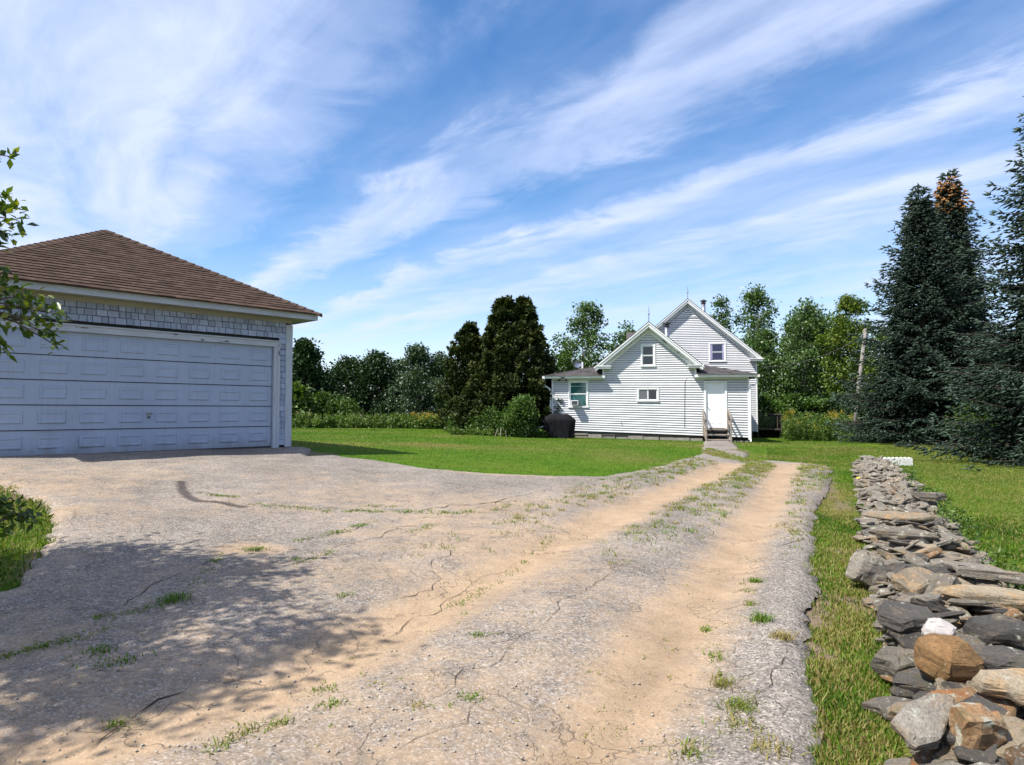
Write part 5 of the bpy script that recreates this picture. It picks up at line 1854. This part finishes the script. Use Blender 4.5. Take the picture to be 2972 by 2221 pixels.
def spruce(label, base, Ht, Rd, seed, brown_top=False, whorl=.34, dens=1.0, gap=0.0, sh=.75):
    r_ = np.random.default_rng(seed)
    t_ = empty('spruce_tree', base, label, 'spruce tree', group='spruce trees right of the house')
    tr = MB().tube([(0, 0, -.2), (0.02, 0, Ht * .5), (0, 0, Ht * .985)], [.16, .10, .012], 8)
    Ps, Ts, Ls, Rs, Ti, Br = [], [], [], [], [], []
    z = .12
    while z < Ht * .985:
        f = z / Ht
        L0 = Rd * (1 - f) ** sh + .10
        nb = int(r_.integers(7, 10)) if f < .85 else 6
        a0 = r_.uniform(0, 6.28)
        for b_ in range(nb):
            a = a0 + 2 * math.pi * b_ / nb + r_.normal(0, .18)
            if gap and r_.random() < gap:
                continue
            L = L0 * r_.uniform(.72, 1.14)
            zb = z + r_.normal(0, .05)
            d = np.array([math.cos(a), math.sin(a), 0])
            slope = -.34 + .80 * f ** 1.8 + r_.normal(0, .07)
            curve = .22 + .10 * r_.random()
            npt = max(3, int(L / .10))
            sN = (np.arange(npt) + 1) / npt
            ctr = np.array([0, 0, zb])[None] + d[None] * (L * sN)[:, None]
            ctr[:, 2] += L * (slope * sN + curve * sN ** 2)
            isb = brown_top and (zb > Ht * .835) and (zb < Ht * .955)
            tr.tube([(0, 0, zb), tuple(ctr[npt // 2]), tuple(ctr[-1])], [.022 * (1 - f) + .008, .014 * (1 - f) + .005, .004], 4, cap=False)
            sd_ = np.array([-math.sin(a), math.cos(a), 0])
            for k in range(npt):
                s = sN[k]
                if s < .14 and L > 1:
                    continue
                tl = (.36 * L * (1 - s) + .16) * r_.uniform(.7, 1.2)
                tl = min(tl, .95)
                for sg in (-1, 1):
                    if r_.random() > dens:
                        continue
                    td = unit(d * r_.uniform(.55, .95) + sd_ * sg * r_.uniform(.6, 1.0) + np.array([0, 0, r_.uniform(-.50, .0)]))
                    nf = max(1, int(tl / .115))
                    for q_ in range(nf):
                        u = (q_ + r_.random()) / nf
                        p = ctr[k] + td * tl * u + np.array([0, 0, -.10 * u * u * tl])
                        fd = td + sd_ * r_.normal(0, .5) + d * r_.normal(.15, .35) + np.array([0, 0, r_.normal(.05, .28)])
                        Ps.append(p); Ts.append(fd); Ls.append(r_.uniform(.13, .25)); Rs.append(r_.uniform(.021, .037))
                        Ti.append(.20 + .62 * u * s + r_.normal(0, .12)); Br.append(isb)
            for q_ in range(3):
                Ps.append(ctr[-1]); Ts.append(d + r_.normal(0, .35, 3) + np.array([0, 0, .2])); Ls.append(r_.uniform(.16, .28)); Rs.append(.028)
                Ti.append(.72 + r_.normal(0, .1)); Br.append(isb)
        z += whorl * (1 - .45 * f) * r_.uniform(.8, 1.2)
    for k in range(26):
        f = r_.random()
        Ps.append(np.array([0, 0, Ht * (.93 + .065 * f)])); Ts.append(r_.normal(0, .6, 3) + np.array([0, 0, .75])); Ls.append(.28 * (1 - .5 * f)); Rs.append(.02); Ti.append(.5); Br.append(False)
    Ps.append(np.array([0, 0, Ht * .97])); Ts.append(np.array([0, 0, 1.0])); Ls.append(.45); Rs.append(.025); Ti.append(.5); Br.append(False)
    nc_ = int(Ht * 260)  # added inner shoots; the crown's inner shade is put into their dark tint
    for k in range(nc_):
        f = r_.random() ** 1.35 * .93
        rr = Rd * (1 - f) ** sh * .50 * math.sqrt(r_.random())
        a = r_.uniform(0, 6.283)
        Ps.append(np.array([rr * math.cos(a), rr * math.sin(a), .15 + f * Ht])); Ts.append(np.array([math.cos(a), math.sin(a), -.2]) + r_.normal(0, .4, 3))
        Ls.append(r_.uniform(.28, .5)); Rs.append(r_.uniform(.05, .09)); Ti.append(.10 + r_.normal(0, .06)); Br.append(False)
    Ps, Ts, Ls, Rs, Ti, Br = map(np.array, (Ps, Ts, Ls, Rs, Ti, Br))
    sub(tr, 'trunk', M['bark'], t_)
    k = ~Br
    V_, F_, m_ = spindles(Ps[k], Ts[k], Ls[k], Rs[k], seed)
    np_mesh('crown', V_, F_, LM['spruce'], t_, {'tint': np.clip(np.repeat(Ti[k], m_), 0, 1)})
    if Br.any():
        V_, F_, m_ = spindles(Ps[Br] + np.array([0, 0, -.03]), Ts[Br] * np.array([1, 1, .3]) + np.array([0, 0, -.5]), Ls[Br] * .9, Rs[Br] * 1.6, seed + 1)
        o_ = np_mesh('dead_top', V_, F_, LM['brown'], t_, {'tint': np.clip(np.repeat(Ti[Br] + .1, m_), 0, 1)})
        o_['label'] = 'orange-brown dead top of the spruce'
    return t_


def tree_at(px, py, Y):
    p = at(px, py, Y)
    return p


def gbase(px, Y):
    x = (px - CX) / F_PX * Y
    return np.array([x, Y, float(H(x, Y))])


def top_h(base, py):
    return EYE + (HORIZON - py) / F_PX * base[1] - base[2]


b = gbase(2682, 26.2)
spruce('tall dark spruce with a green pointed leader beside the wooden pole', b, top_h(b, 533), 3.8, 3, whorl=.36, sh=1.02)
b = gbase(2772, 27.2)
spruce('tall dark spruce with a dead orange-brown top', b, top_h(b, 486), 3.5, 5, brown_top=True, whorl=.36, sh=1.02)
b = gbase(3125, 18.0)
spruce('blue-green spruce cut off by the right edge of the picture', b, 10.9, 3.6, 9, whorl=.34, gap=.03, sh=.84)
b = gbase(2840, 23.0)
broadleaf('shrub', 'small pale-leaved shrub at the foot of the spruces', 'shrub', b, 1.5, .9, .1, 30, 2600, .085, 'shrub', 77, clump=.45, trunk=.02, multi=3, parts=('stem', 'foliage'))


def cedar(label, base, Ht, Rd, seed, nclump=420, per=70, tops=1):
    r_ = np.random.default_rng(seed)
    t_ = empty('cedar_tree', base, label, 'cedar tree', group='cedars left of the house')
    sub(MB().tube([(0, 0, -.2), (0, 0, Ht * .5), (.05, 0, Ht * .9)], [.14, .09, .02], 7), 'trunk', M['bark'], t_)
    Ps, Ts, Ls, Ti = [], [], [], []
    for k in range(nclump):
        f = r_.random() ** 1.15
        a = r_.uniform(0, 6.283)
        e = (1 - f) ** .60 * (.72 + .28 * min(1, f * 4 + .3))
        e *= 1 + .14 * math.sin(3 * a + 1.3 * seed) + .10 * math.sin(7 * a + 9 * f)
        rr = Rd * e * (r_.uniform(.80, 1.05) if r_.random() < .75 else r_.uniform(.2, .8))
        tx = 0
        if tops == 2 and f > .8:
            tx = Rd * .16 * (1 if k % 2 else -1); rr *= .6
        c = np.array([tx + rr * math.cos(a), rr * math.sin(a), .1 + Ht * .97 * f])
        d = unit(np.array([math.cos(a) * .55, math.sin(a) * .55, .9]))
        ln = r_.uniform(.35, .75) * (1 - .35 * f)
        n = per
        u = r_.random(n)
        rad_ = (1 - u) ** .7 * .20 * r_.uniform(.7, 1.2)
        aa = r_.uniform(0, 6.28, n)
        s1 = unit(np.cross(d, np.array([.3, .2, 1.0]))); s2 = np.cross(d, s1)
        P = c + d[None] * (u * ln)[:, None] + (s1[None] * np.cos(aa)[:, None] + s2[None] * np.sin(aa)[:, None]) * (rad_ * np.sqrt(r_.random(n)))[:, None]
        T = d[None] * .6 + (s1[None] * np.cos(aa)[:, None] + s2[None] * np.sin(aa)[:, None]) * .8 + r_.normal(0, .35, (n, 3))
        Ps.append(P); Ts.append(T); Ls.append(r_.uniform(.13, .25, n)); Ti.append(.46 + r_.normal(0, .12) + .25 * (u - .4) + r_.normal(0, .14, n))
    Ps, Ts, Ls, Ti = np.vstack(Ps), np.vstack(Ts), np.concatenate(Ls), np.concatenate(Ti)
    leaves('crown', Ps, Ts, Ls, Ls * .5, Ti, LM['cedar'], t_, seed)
    return t_


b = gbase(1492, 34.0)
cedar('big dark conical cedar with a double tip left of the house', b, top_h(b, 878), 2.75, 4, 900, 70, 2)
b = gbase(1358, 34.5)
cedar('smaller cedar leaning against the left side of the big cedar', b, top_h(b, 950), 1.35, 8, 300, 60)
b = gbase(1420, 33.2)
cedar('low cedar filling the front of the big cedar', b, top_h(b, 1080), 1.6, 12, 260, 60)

GT = 'trees behind the house'
for (px, Y, py, Rd, cbf, ncl, nl, leaf, mat, shp, lab, sd_, clp, tro, bark) in [
        (1692, 50, 872, 1.9, .22, 90, 6500, .17, 'poplar', 'column', 'airy poplar rising behind the left wing of the house', 21, .62, .10, 'pale_bark'),
        (1640, 47, 985, 1.3, .15, 40, 3000, .16, 'shrub', 'column', 'short leafy tree between the big cedar and the airy poplar', 22, .6, .07, 'bark'),
        (1815, 56, 945, 1.5, .3, 50, 3200, .18, 'poplar', 'column', 'tree top peeping over the left slope of the near gable', 23, .6, .09, 'pale_bark'),
        (2178, 57, 842, 2.3, .3, 110, 7500, .18, 'poplar', 'column', 'tall poplar leaning out behind the right roof slope', 24, .75, .12, 'pale_bark'),
        (2085, 58, 872, 1.1, .4, 45, 2800, .18, 'poplar', 'column', 'tree top just right of the upper flue pipe', 25, .6, .08, 'pale_bark'),
        (2235, 53, 970, 1.9, .2, 80, 6000, .17, 'poplar', 'round', 'shorter poplar beside the right corner of the house', 26, .7, .10, 'pale_bark'),
        (2330, 50, 880, 2.1, .26, 120, 9000, .17, 'poplar', 'column', 'pale-trunked poplar with two spiky tops above the cable', 27, .72, .10, 'pale_bark'),
        (2395, 54, 935, 2.0, .2, 90, 7000, .17, 'poplar', 'column', 'poplar between the spiky poplar and the yellow-green tree', 28, .7, .10, 'pale_bark'),
        (2478, 47, 868, 1.9, .24, 120, 9000, .16, 'yellowgreen', 'column', 'bright yellow-green tree just left of the spruces', 29, .66, .10, 'bark'),
        (2560, 52, 960, 2.0, .1, 70, 5000, .17, 'poplar', 'round', 'tree showing dimly between the pole and the spruces', 30, .7, .10, 'bark'),
        (885, 42, 997, 1.9, .10, 120, 9000, .17, 'pine', 'cone', 'dark pine at the right corner of the garage', 31, .6, .11, 'bark'),
        (1000, 45, 1052, 1.7, .06, 90, 7000, .15, 'maple', 'round', 'dark rounded tree next to the corner pine', 32, .65, .10, 'bark'),
        (1090, 45, 1036, 2.0, .05, 130, 10500, .15, 'maple', 'round', 'broad dark tree in the middle of the left hedgerow', 33, .7, .10, 'bark'),
        (1165, 47, 1052, 1.4, .10, 60, 4500, .15, 'maple', 'round', 'dark tree left of the grey-green willow', 34, .65, .10, 'bark'),
        (1222, 42, 1012, 1.45, .06, 120, 9500, .12, 'silver', 'column', 'grey-green willowy tree with a ragged top', 35, .5, .08, 'bark'),
        (1290, 43, 1032, 1.35, .06, 100, 8000, .12, 'silver', 'column', 'grey-green willowy tree touching the small cedar', 36, .5, .08, 'bark'),
        (2290, 56, 930, 2.0, .15, 90, 7500, .15, 'poplar', 'column', 'feathery poplar left of the spiky poplar', 38, .6, .09, 'pale_bark'),
        (2435, 57, 925, 1.9, .15, 90, 7500, .15, 'poplar', 'column', 'feathery poplar behind the yellow-green tree', 39, .6, .09, 'pale_bark'),
        (2900, 44, 1000, 3.0, .1, 90, 6000, .2, 'maple', 'round', 'dark tree glimpsed low between the spruces', 37, .9, .12, 'bark')]:
    b = gbase(px, Y)
    Ht = top_h(b, py)
    broadleaf('pine_tree' if mat == 'pine' else 'broadleaf_tree', lab, 'tree', b, Ht, Rd, Ht * cbf, int(ncl * 1.0), int(nl * 1.15), leaf, mat, sd_, GT, clp, bark, shp, tro)

GS = 'shrubs along the lawn edge'
for (px, Y, Ht, Rd, mat, lab, sd_, n, leaf) in [
        (862, 39.5, 2.5, .8, 'weed', 'light green frond-leaved shrub by the garage corner', 51, 2600, .20),
        (940, 40.5, 1.9, 1.1, 'shrub', 'green shrub under the dark rounded tree', 52, 3000, .13),
        (1010, 40.5, 1.6, .9, 'shrub', 'low shrub below the broad dark tree', 53, 2400, .12),
        (1130, 41, 1.3, .9, 'maple', 'dark low bush under the hedgerow', 54, 2400, .12),
        (1512, 30.4, 1.62, .72, 'shrub', 'bright leafy rose bush beside the downspout', 55, 6500, .085),
        (1430, 31.6, 1.1, .9, 'shrub', 'low leafy bush at the foot of the big cedar', 56, 3200, .085),
        (1345, 33, .9, .8, 'shrub', 'low bush behind the weathered post', 57, 2200, .08),
        (2230, 43, 2.3, 1.3, 'shrub', 'leafy green bush right of the house corner', 58, 5000, .16),
        (2300, 44, 2.3, 1.4, 'shrub', 'leafy green bush below the spiky poplar', 59, 5000, .16),
        (2370, 44, 2.2, 1.3, 'shrub', 'leafy bush behind the goldenrod', 60, 4500, .15),
        (2440, 43, 2.4, 1.3, 'maple', 'dark bush below the yellow-green tree', 61, 4500, .15),
        (2510, 38, 2.0, 1.2, 'maple', 'dark bush at the foot of the pole', 62, 4500, .13)]:
    b = gbase(px, Y)
    broadleaf('shrub', lab, 'shrub', b, Ht, Rd, .12, 60, n, leaf, mat, sd_, GS, .38, 'bark', 'round', .022, multi=3, parts=('stem', 'foliage'))
# one bloom on the rose bush
q = at(1523, 1165, 30.3)
fb = MB()
for k in range(6):
    a_ = k * 1.047
    fb.add([(0, 0, 0), (.03 * math.cos(a_ - .5), .03 * math.sin(a_ - .5), .02), (.06 * math.cos(a_), .06 * math.sin(a_), .03), (.03 * math.cos(a_ + .5), .03 * math.sin(a_ + .5), .02)], [(0, 1, 2, 3)])
o = fb.build('rose_flower', M['flower']); o.location = tuple(q); o.rotation_euler = (1.0, 0, .2)
tag(o, 'single pink bloom on the bush beside the downspout', 'flower')


def herb(name, label, cat, xy, hfun, mat, leaf, per, seed, kind='stuff', top=None, topn=0):
    """a drift of leafy stems"""
    r_ = np.random.default_rng(seed)
    n = len(xy)
    hh = hfun(n)
    zz0 = H(xy[:, 0], xy[:, 1])
    u = r_.random((n, per))
    P = np.stack([xy[:, 0][:, None] + r_.normal(0, .07, (n, per)), xy[:, 1][:, None] + r_.normal(0, .07, (n, per)), zz0[:, None] + hh[:, None] * u], -1).reshape(-1, 3)
    m_ = len(P)
    T = r_.normal(0, 1, (m_, 3)) + np.array([0, 0, .3])
    sz = leaf * r_.uniform(.6, 1.3, m_)
    tn = (.45 + r_.normal(0, .12, (n, 1)) + .25 * (u - .4) + r_.normal(0, .1, (n, per))).reshape(-1)
    o_ = leaves(name, P, T, sz, sz * .5, tn, LM[mat], None, seed)
    tag(o_, label, cat, kind=kind)
    if top:
        k = r_.random(n) < topn
        xy2, h2, z2 = xy[k], hh[k], zz0[k]
        m2 = 40
        P2 = np.stack([xy2[:, 0][:, None] + r_.normal(0, .06, (len(xy2), m2)), xy2[:, 1][:, None] + r_.normal(0, .06, (len(xy2), m2)), (z2 + h2)[:, None] + r_.normal(.02, .07, (len(xy2), m2))], -1).reshape(-1, 3)
        s2 = r_.uniform(.025, .055, len(P2))
        leaves('flower_heads', P2, r_.normal(0, 1, (len(P2), 3)), s2, s2 * .8, .5 + r_.normal(0, .2, len(P2)), LM[top], o_, seed + 1)
    return o_


def pxband(n, x0, x1, Y0, Y1, seed):
    r_ = np.random.default_rng(seed)
    Y = r_.uniform(Y0, Y1, n)
    return np.stack([(r_.uniform(x0, x1, n) - CX) / F_PX * Y, Y], -1)


herb('border_weeds', 'leafy weeds and pale flowers along the far lawn edge', 'weeds', pxband(420, 830, 1290, 37.6, 39.6, 71), lambda n: R.uniform(.25, .85, n), 'weed', .15, 34, 71, top='cream', topn=.10)
herb('golden_border', 'yellow-flowered weeds beside the weathered post', 'weeds', pxband(60, 1190, 1290, 37.0, 38.0, 72), lambda n: R.uniform(.35, .8, n), 'weed', .12, 30, 72, top='gold', topn=.45)
herb('goldenrod', 'patch of goldenrod in yellow bloom behind the side lawn', 'goldenrod', pxband(330, 2275, 2490, 34.5, 38.5, 73), lambda n: R.uniform(.6, 1.5, n), 'weed', .12, 40, 73, top='gold', topn=.17)
herb('bank_weeds', 'tall dry weeds at the foot of the pole', 'weeds', pxband(130, 2440, 2560, 31, 35, 74), lambda n: R.uniform(.3, .9, n), 'shrub', .10, 36, 74)
wl_n = 150
wt = R.uniform(2.5, WLEN - 1, wl_n); wsd = WW + R.normal(.06, .07, wl_n)
wxy = np.stack([w0[0] + wd[0] * wt + wr[0] * wsd, w0[1] + wd[1] * wt + wr[1] * wsd], -1)
wxy = wxy[fbm(wxy[:, 0] * 1.2, wxy[:, 1] * 1.2, 66) > .52]
herb('wall_weeds', 'leafy weeds along the far side of the stone wall', 'weeds', wxy, lambda n: R.uniform(.08, .28, n), 'weed', .055, 26, 78)
herb('bed_plants', 'low leafy bed plants in front of the cedars', 'plants', pxband(150, 1310, 1585, 30.2, 31.2, 75), lambda n: R.uniform(.08, .35, n), 'weed', .12, 22, 75)
herb('side_weeds', 'green undergrowth between the house and the goldenrod', 'weeds', pxband(200, 2200, 2330, 38.5, 42, 76), lambda n: R.uniform(.4, 1.2, n), 'shrub', .14, 36, 76)

# far wood behind everything
r_ = np.random.default_rng(90)
n = 60000
xx = r_.uniform(-75, 95, n); yy = r_.uniform(58, 74, n)
hmax = 3.0 + 3.2 * fbm(xx * .12, yy * .12, 91) + 1.6 * fbm(xx * .5, yy * .5, 92)
hmax = np.where((xx > 24) | (xx < -26), hmax + 1.8, hmax)
P = np.stack([xx, yy, .2 + hmax * r_.random(n) ** .7], -1)
sz = r_.uniform(.22, .50, n)
o = leaves('far_woods', P, r_.normal(0, 1, (n, 3)), sz, sz * .8, .40 + r_.normal(0, .2, n), LM['maple'], None, 90)
tag(o, 'dark wood closing off the view behind the house', 'woods', kind='stuff')

# near tree whose boughs hang into the left edge and shade the drive
sh_poly = gpl([(130, 1602), (330, 1588), (560, 1590), (500, 1622), (830, 1630), (870, 1655), (760, 1700), (880, 1740), (930, 1790), (1080, 1830), (1010, 1895),
               (880, 1925), (940, 1985), (900, 2030), (700, 2062), (520, 2092), (350, 2112), (150, 2172), (0, 2215), (-300, 2221), (-900, 2221), (-1300, 1950), (-900, 1720), (-300, 1640)])
r_ = np.random.default_rng(17)
tb = np.array([-6.1, 2.2]); tz = float(H(*tb))
apple = empty('apple_tree', (tb[0], tb[1], tz), 'near broadleaf tree with glossy leaves hanging in at the left edge', 'tree')
Cc = np.array([-5.3, 1.9, 3.7])
clumps = []
x0_, x1_ = sh_poly[:, 0].min(), sh_poly[:, 0].max(); y0_, y1_ = sh_poly[:, 1].min(), sh_poly[:, 1].max()
tries = 0
while len(clumps) < 680 and tries < 20000:
    tries += 1
    gx_, gy_ = r_.uniform(x0_, x1_), r_.uniform(y0_, y1_)
    if not inside(sh_poly, np.array(gx_), np.array(gy_)) or dist_poly(sh_poly, np.array(gx_), np.array(gy_), True) < .20:
        continue
    g3_ = np.array([gx_, gy_, float(H(gx_, gy_))])
    k = (Cc - g3_) @ TO_SUN + r_.normal(0, .75)
    c = g3_ + TO_SUN * k
    if fbm(np.array(gx_ * 1.5), np.array(gy_ * 1.5), 88, 3) < .40 and gx_ > -4.2:
        continue
    if c[2] < 1.5 or c[1] < -2.5:
        continue
    pxx, pyy = project(c)
    if c[1] > .4 and pxx[0] > -170:
        continue
    clumps.append((c, .30))
sub_poly = gpl([(-350, 1640), (60, 1612), (175, 1625), (170, 1700), (120, 1850), (60, 1950), (-300, 1990)])
for _ in range(3000):
    if len(clumps) > 860:
        break
    gx_, gy_ = r_.uniform(sub_poly[:, 0].min(), sub_poly[:, 0].max()), r_.uniform(sub_poly[:, 1].min(), sub_poly[:, 1].max())
    if not inside(sub_poly, np.array(gx_), np.array(gy_)):
        continue
    g3_ = np.array([gx_, gy_, float(H(gx_, gy_))])
    c = g3_ + TO_SUN * ((Cc - g3_) @ TO_SUN + r_.normal(0, .7))
    pxx, pyy = project(c)
    if c[2] < 1.4 or (c[1] > .4 and pxx[0] > -170):
        continue
    clumps.append((c, .3))
hang = []
for (px, py, Y, rr) in [(20, 850, 4.3, .13), (60, 885, 4.3, .12), (95, 860, 4.25, .10), (110, 900, 4.3, .10), (150, 900, 4.25, .09), (185, 912, 4.25, .06), (60, 930, 4.3, .10), (20, 930, 4.3, .10), (130, 950, 4.2, .07), (165, 975, 4.2, .06), (175, 1000, 4.2, .04),
                        (10, 800, 4.3, .06), (25, 790, 4.3, .04), (10, 1010, 4.1, .05), (25, 1003, 4.1, .03), (20, 600, 4.6, .11), (45, 615, 4.6, .10), (70, 640, 4.6, .07), (15, 660, 4.6, .09), (30, 680, 4.6, .06), (20, 565, 4.6, .05),
                        (15, 455, 4.9, .05), (50, 455, 4.9, .04), (-60, 900, 4.3, .10), (-90, 640, 4.6, .12), (-90, 460, 4.9, .10), (5, 715, 4.5, .04),
                        (20, 1475, 4.4, .07), (70, 1490, 4.4, .06), (110, 1500, 4.4, .05), (-10, 1520, 4.4, .10), (0, 1455, 4.4, .06)]:
    hang.append((at(px - 18 if px > 0 else px, py, Y), rr * .9))
tr = MB()
root = np.array([tb[0], tb[1], tz - .2])
fork = np.array([tb[0] + .1, tb[1], tz + 1.5])
loc = lambda p: tuple(np.asarray(p) - np.array([tb[0], tb[1], tz]))
tr.tube([loc(root), loc((root + fork) / 2 + np.array([.05, .03, 0])), loc(fork)], [.15, .125, .11], 10)
hubs = []
for k in range(7):
    a_ = k * .9
    h_ = Cc + np.array([math.cos(a_) * 1.0, math.sin(a_) * 1.0, r_.uniform(-.6, .8)])
    hubs.append(h_)
    tr.tube([loc(fork), loc((fork + h_) / 2 + np.array([0, 0, -.1])), loc(h_)], [.07, .045, .03], 7)
hubs = np.array(hubs)
for c, rr in clumps:
    h_ = hubs[np.argmin(((hubs - c) ** 2).sum(1))]
    tr.tube([loc(h_), loc((h_ + c) / 2 + r_.normal(0, .08, 3)), loc(c)], [.018, .010, .004], 4, cap=False)
for grp in (hang[0:15] + [hang[23]], hang[15:21] + [hang[24]], hang[21:23] + [hang[25]]):
    o0 = grp[-1][0]
    h_ = hubs[np.argmin(((hubs - o0) ** 2).sum(1))]
    bend = r_.normal(0, .12, 3)
    tr.tube([loc(h_), loc(h_ * .67 + o0 * .33 + bend), loc(h_ * .33 + o0 * .67 + bend * .8), loc(o0)], [.03, .024, .018, .012], 6)
    for c, rr in grp[:-1]:
        tr.tube([loc(o0), loc((o0 + c) / 2 + np.array([0, 0, .03])), loc(c)], [.010, .006, .003], 5, cap=False)
sub(tr, 'trunk', M['bark'], apple)
Ps, Ls, Ti = [], [], []
for c, rr in clumps:
    n = int(r_.integers(22, 40))
    Ps.append(c + r_.normal(0, 1, (n, 3)) * np.array([.20, .20, .15])); Ls.append(r_.uniform(.07, .12, n)); Ti.append(.42 + r_.normal(0, .12, n))
for c, rr in hang[:27]:
    n = int(max(8, 1500 * rr * rr + 6))
    Ps.append(c + r_.normal(0, .55, (n, 3)) * rr); Ls.append(r_.uniform(.055, .095, n))
    Ti.append(.36 + r_.normal(0, .17, n) + .5 * (r_.random(n) < .2))
Ps, Ls, Ti = np.vstack(Ps), np.concatenate(Ls), np.concatenate(Ti)
T = r_.normal(0, 1, (len(Ps), 3)) + np.array([.5, .1, -.1])
leaves('crown', Ps - np.array([tb[0], tb[1], tz]), T, Ls, Ls * .48, Ti, LM['apple'], apple, 19, .14, .5)

# sapling in the grass at the left edge
sq = hang[27:]
sb = sq[0][0] + np.array([-.42, -.12, 0]); sb[2] = float(H(sb[0], sb[1]))
sap = empty('sapling', sb, 'thin sapling with drooping dark leaves in the grass at the left edge', 'sapling')
st = MB()
topp = sq[3][0] - sb
st.tube([(0, 0, -.1), tuple(topp * .4 + np.array([-.05, 0, .12])), tuple(topp * .8 + np.array([-.02, 0, .08])), tuple(topp)], [.014, .011, .008, .005], 6)
for c, rr in sq:
    e_ = c - sb
    st.tube([tuple(topp), tuple((topp + e_) / 2 + np.array([0, 0, .03])), tuple(e_)], [.005, .004, .002], 5, cap=False)
sub(st, 'stem', M['bark'], sap)
Ps = np.vstack([c - sb + r_.normal(0, .6, (22, 3)) * rr for c, rr in sq]); n = len(Ps)
Ls = r_.uniform(.05, .085, n)
leaves('foliage', Ps, r_.normal(0, .7, (n, 3)) + np.array([.3, 0, -.5]), Ls, Ls * .48, .3 + r_.normal(0, .15, n), LM['apple'], sap, 29, .14, .5)

# ------------------------------------------------------------------ pole, wire, posts
pb = gbase(2470, 33.0)
pt_ = at(2512, 955, 33.5)
pole = empty('utility_pole', pb, 'leaning weathered wooden pole in front of the spruces', 'pole')
tp = np.array(pt_) - pb
sub(MB().tube([(0, 0, -.4), tuple(tp * .5), tuple(tp)], [.10, .09, .078], 12), 'shaft', M['pole'], pole, smooth=True)
sub(MB().tube([tuple(tp * .94 + np.array([-.13, -.02, 0])), tuple(tp * .94 + np.array([.13, -.02, 0]))], .03, 8), 'insulator', M['galv'], pole)
a_ = hw_(MX1, MY - .02, fz(1069, MY))
b_ = pb + tp * .94
wp_ = []
for k in range(15):
    u = k / 14
    p = a_ * (1 - u) + b_ * u
    p[2] -= .45 * 4 * u * (1 - u)
    wp_.append(tuple(p))
wire = MB().tube(wp_, .022, 6).build('service_cable', M['cable'])
tag(wire, 'black cable sagging from the house corner to the pole', 'cable')
c_ = at(2760, 1010, 44)
wp2 = [tuple(b_ * (1 - u) + c_ * u - np.array([0, 0, .5 * 4 * u * (1 - u)])) for u in np.linspace(0, 1, 9)]
wire2 = MB().tube(wp2, .016, 6).build('service_cable', M['cable'])
tag(wire2, 'thin cable running from the pole in behind the spruces', 'cable')
q = gbase(1297, 36.4)
o = MB().hexa([(-.14, -.1, -.1), (.13, -.1, -.1), (.13, .1, -.1), (-.14, .1, -.1), (-.15, -.1, .72), (.16, -.1, .70), (.15, .1, .70), (-.15, .1, .72)]).build('wood_post', M['concrete'], bevel=.03)
o.location = tuple(q)
tag(o, 'short pale weathered post at the lawn edge', 'post')
for k, (px, h_, ln, lb) in enumerate(((1452, .42, .05, 'tallest of the pale stakes among the bed plants'), (1470, .30, -.04, 'short upright pale stake nearest the rose bush'), (1436, .34, .14, 'pale stake leaning furthest over among the bed plants'))):
    q = gbase(px, 30.1)
    o = MB().bar((0, 0, -.05), (ln, .02, h_), .05, .03).build('wood_stake', M['grey_wood'])
    o.location = tuple(q)
    tag(o, lb, 'stake', 'stakes among the bed plants')
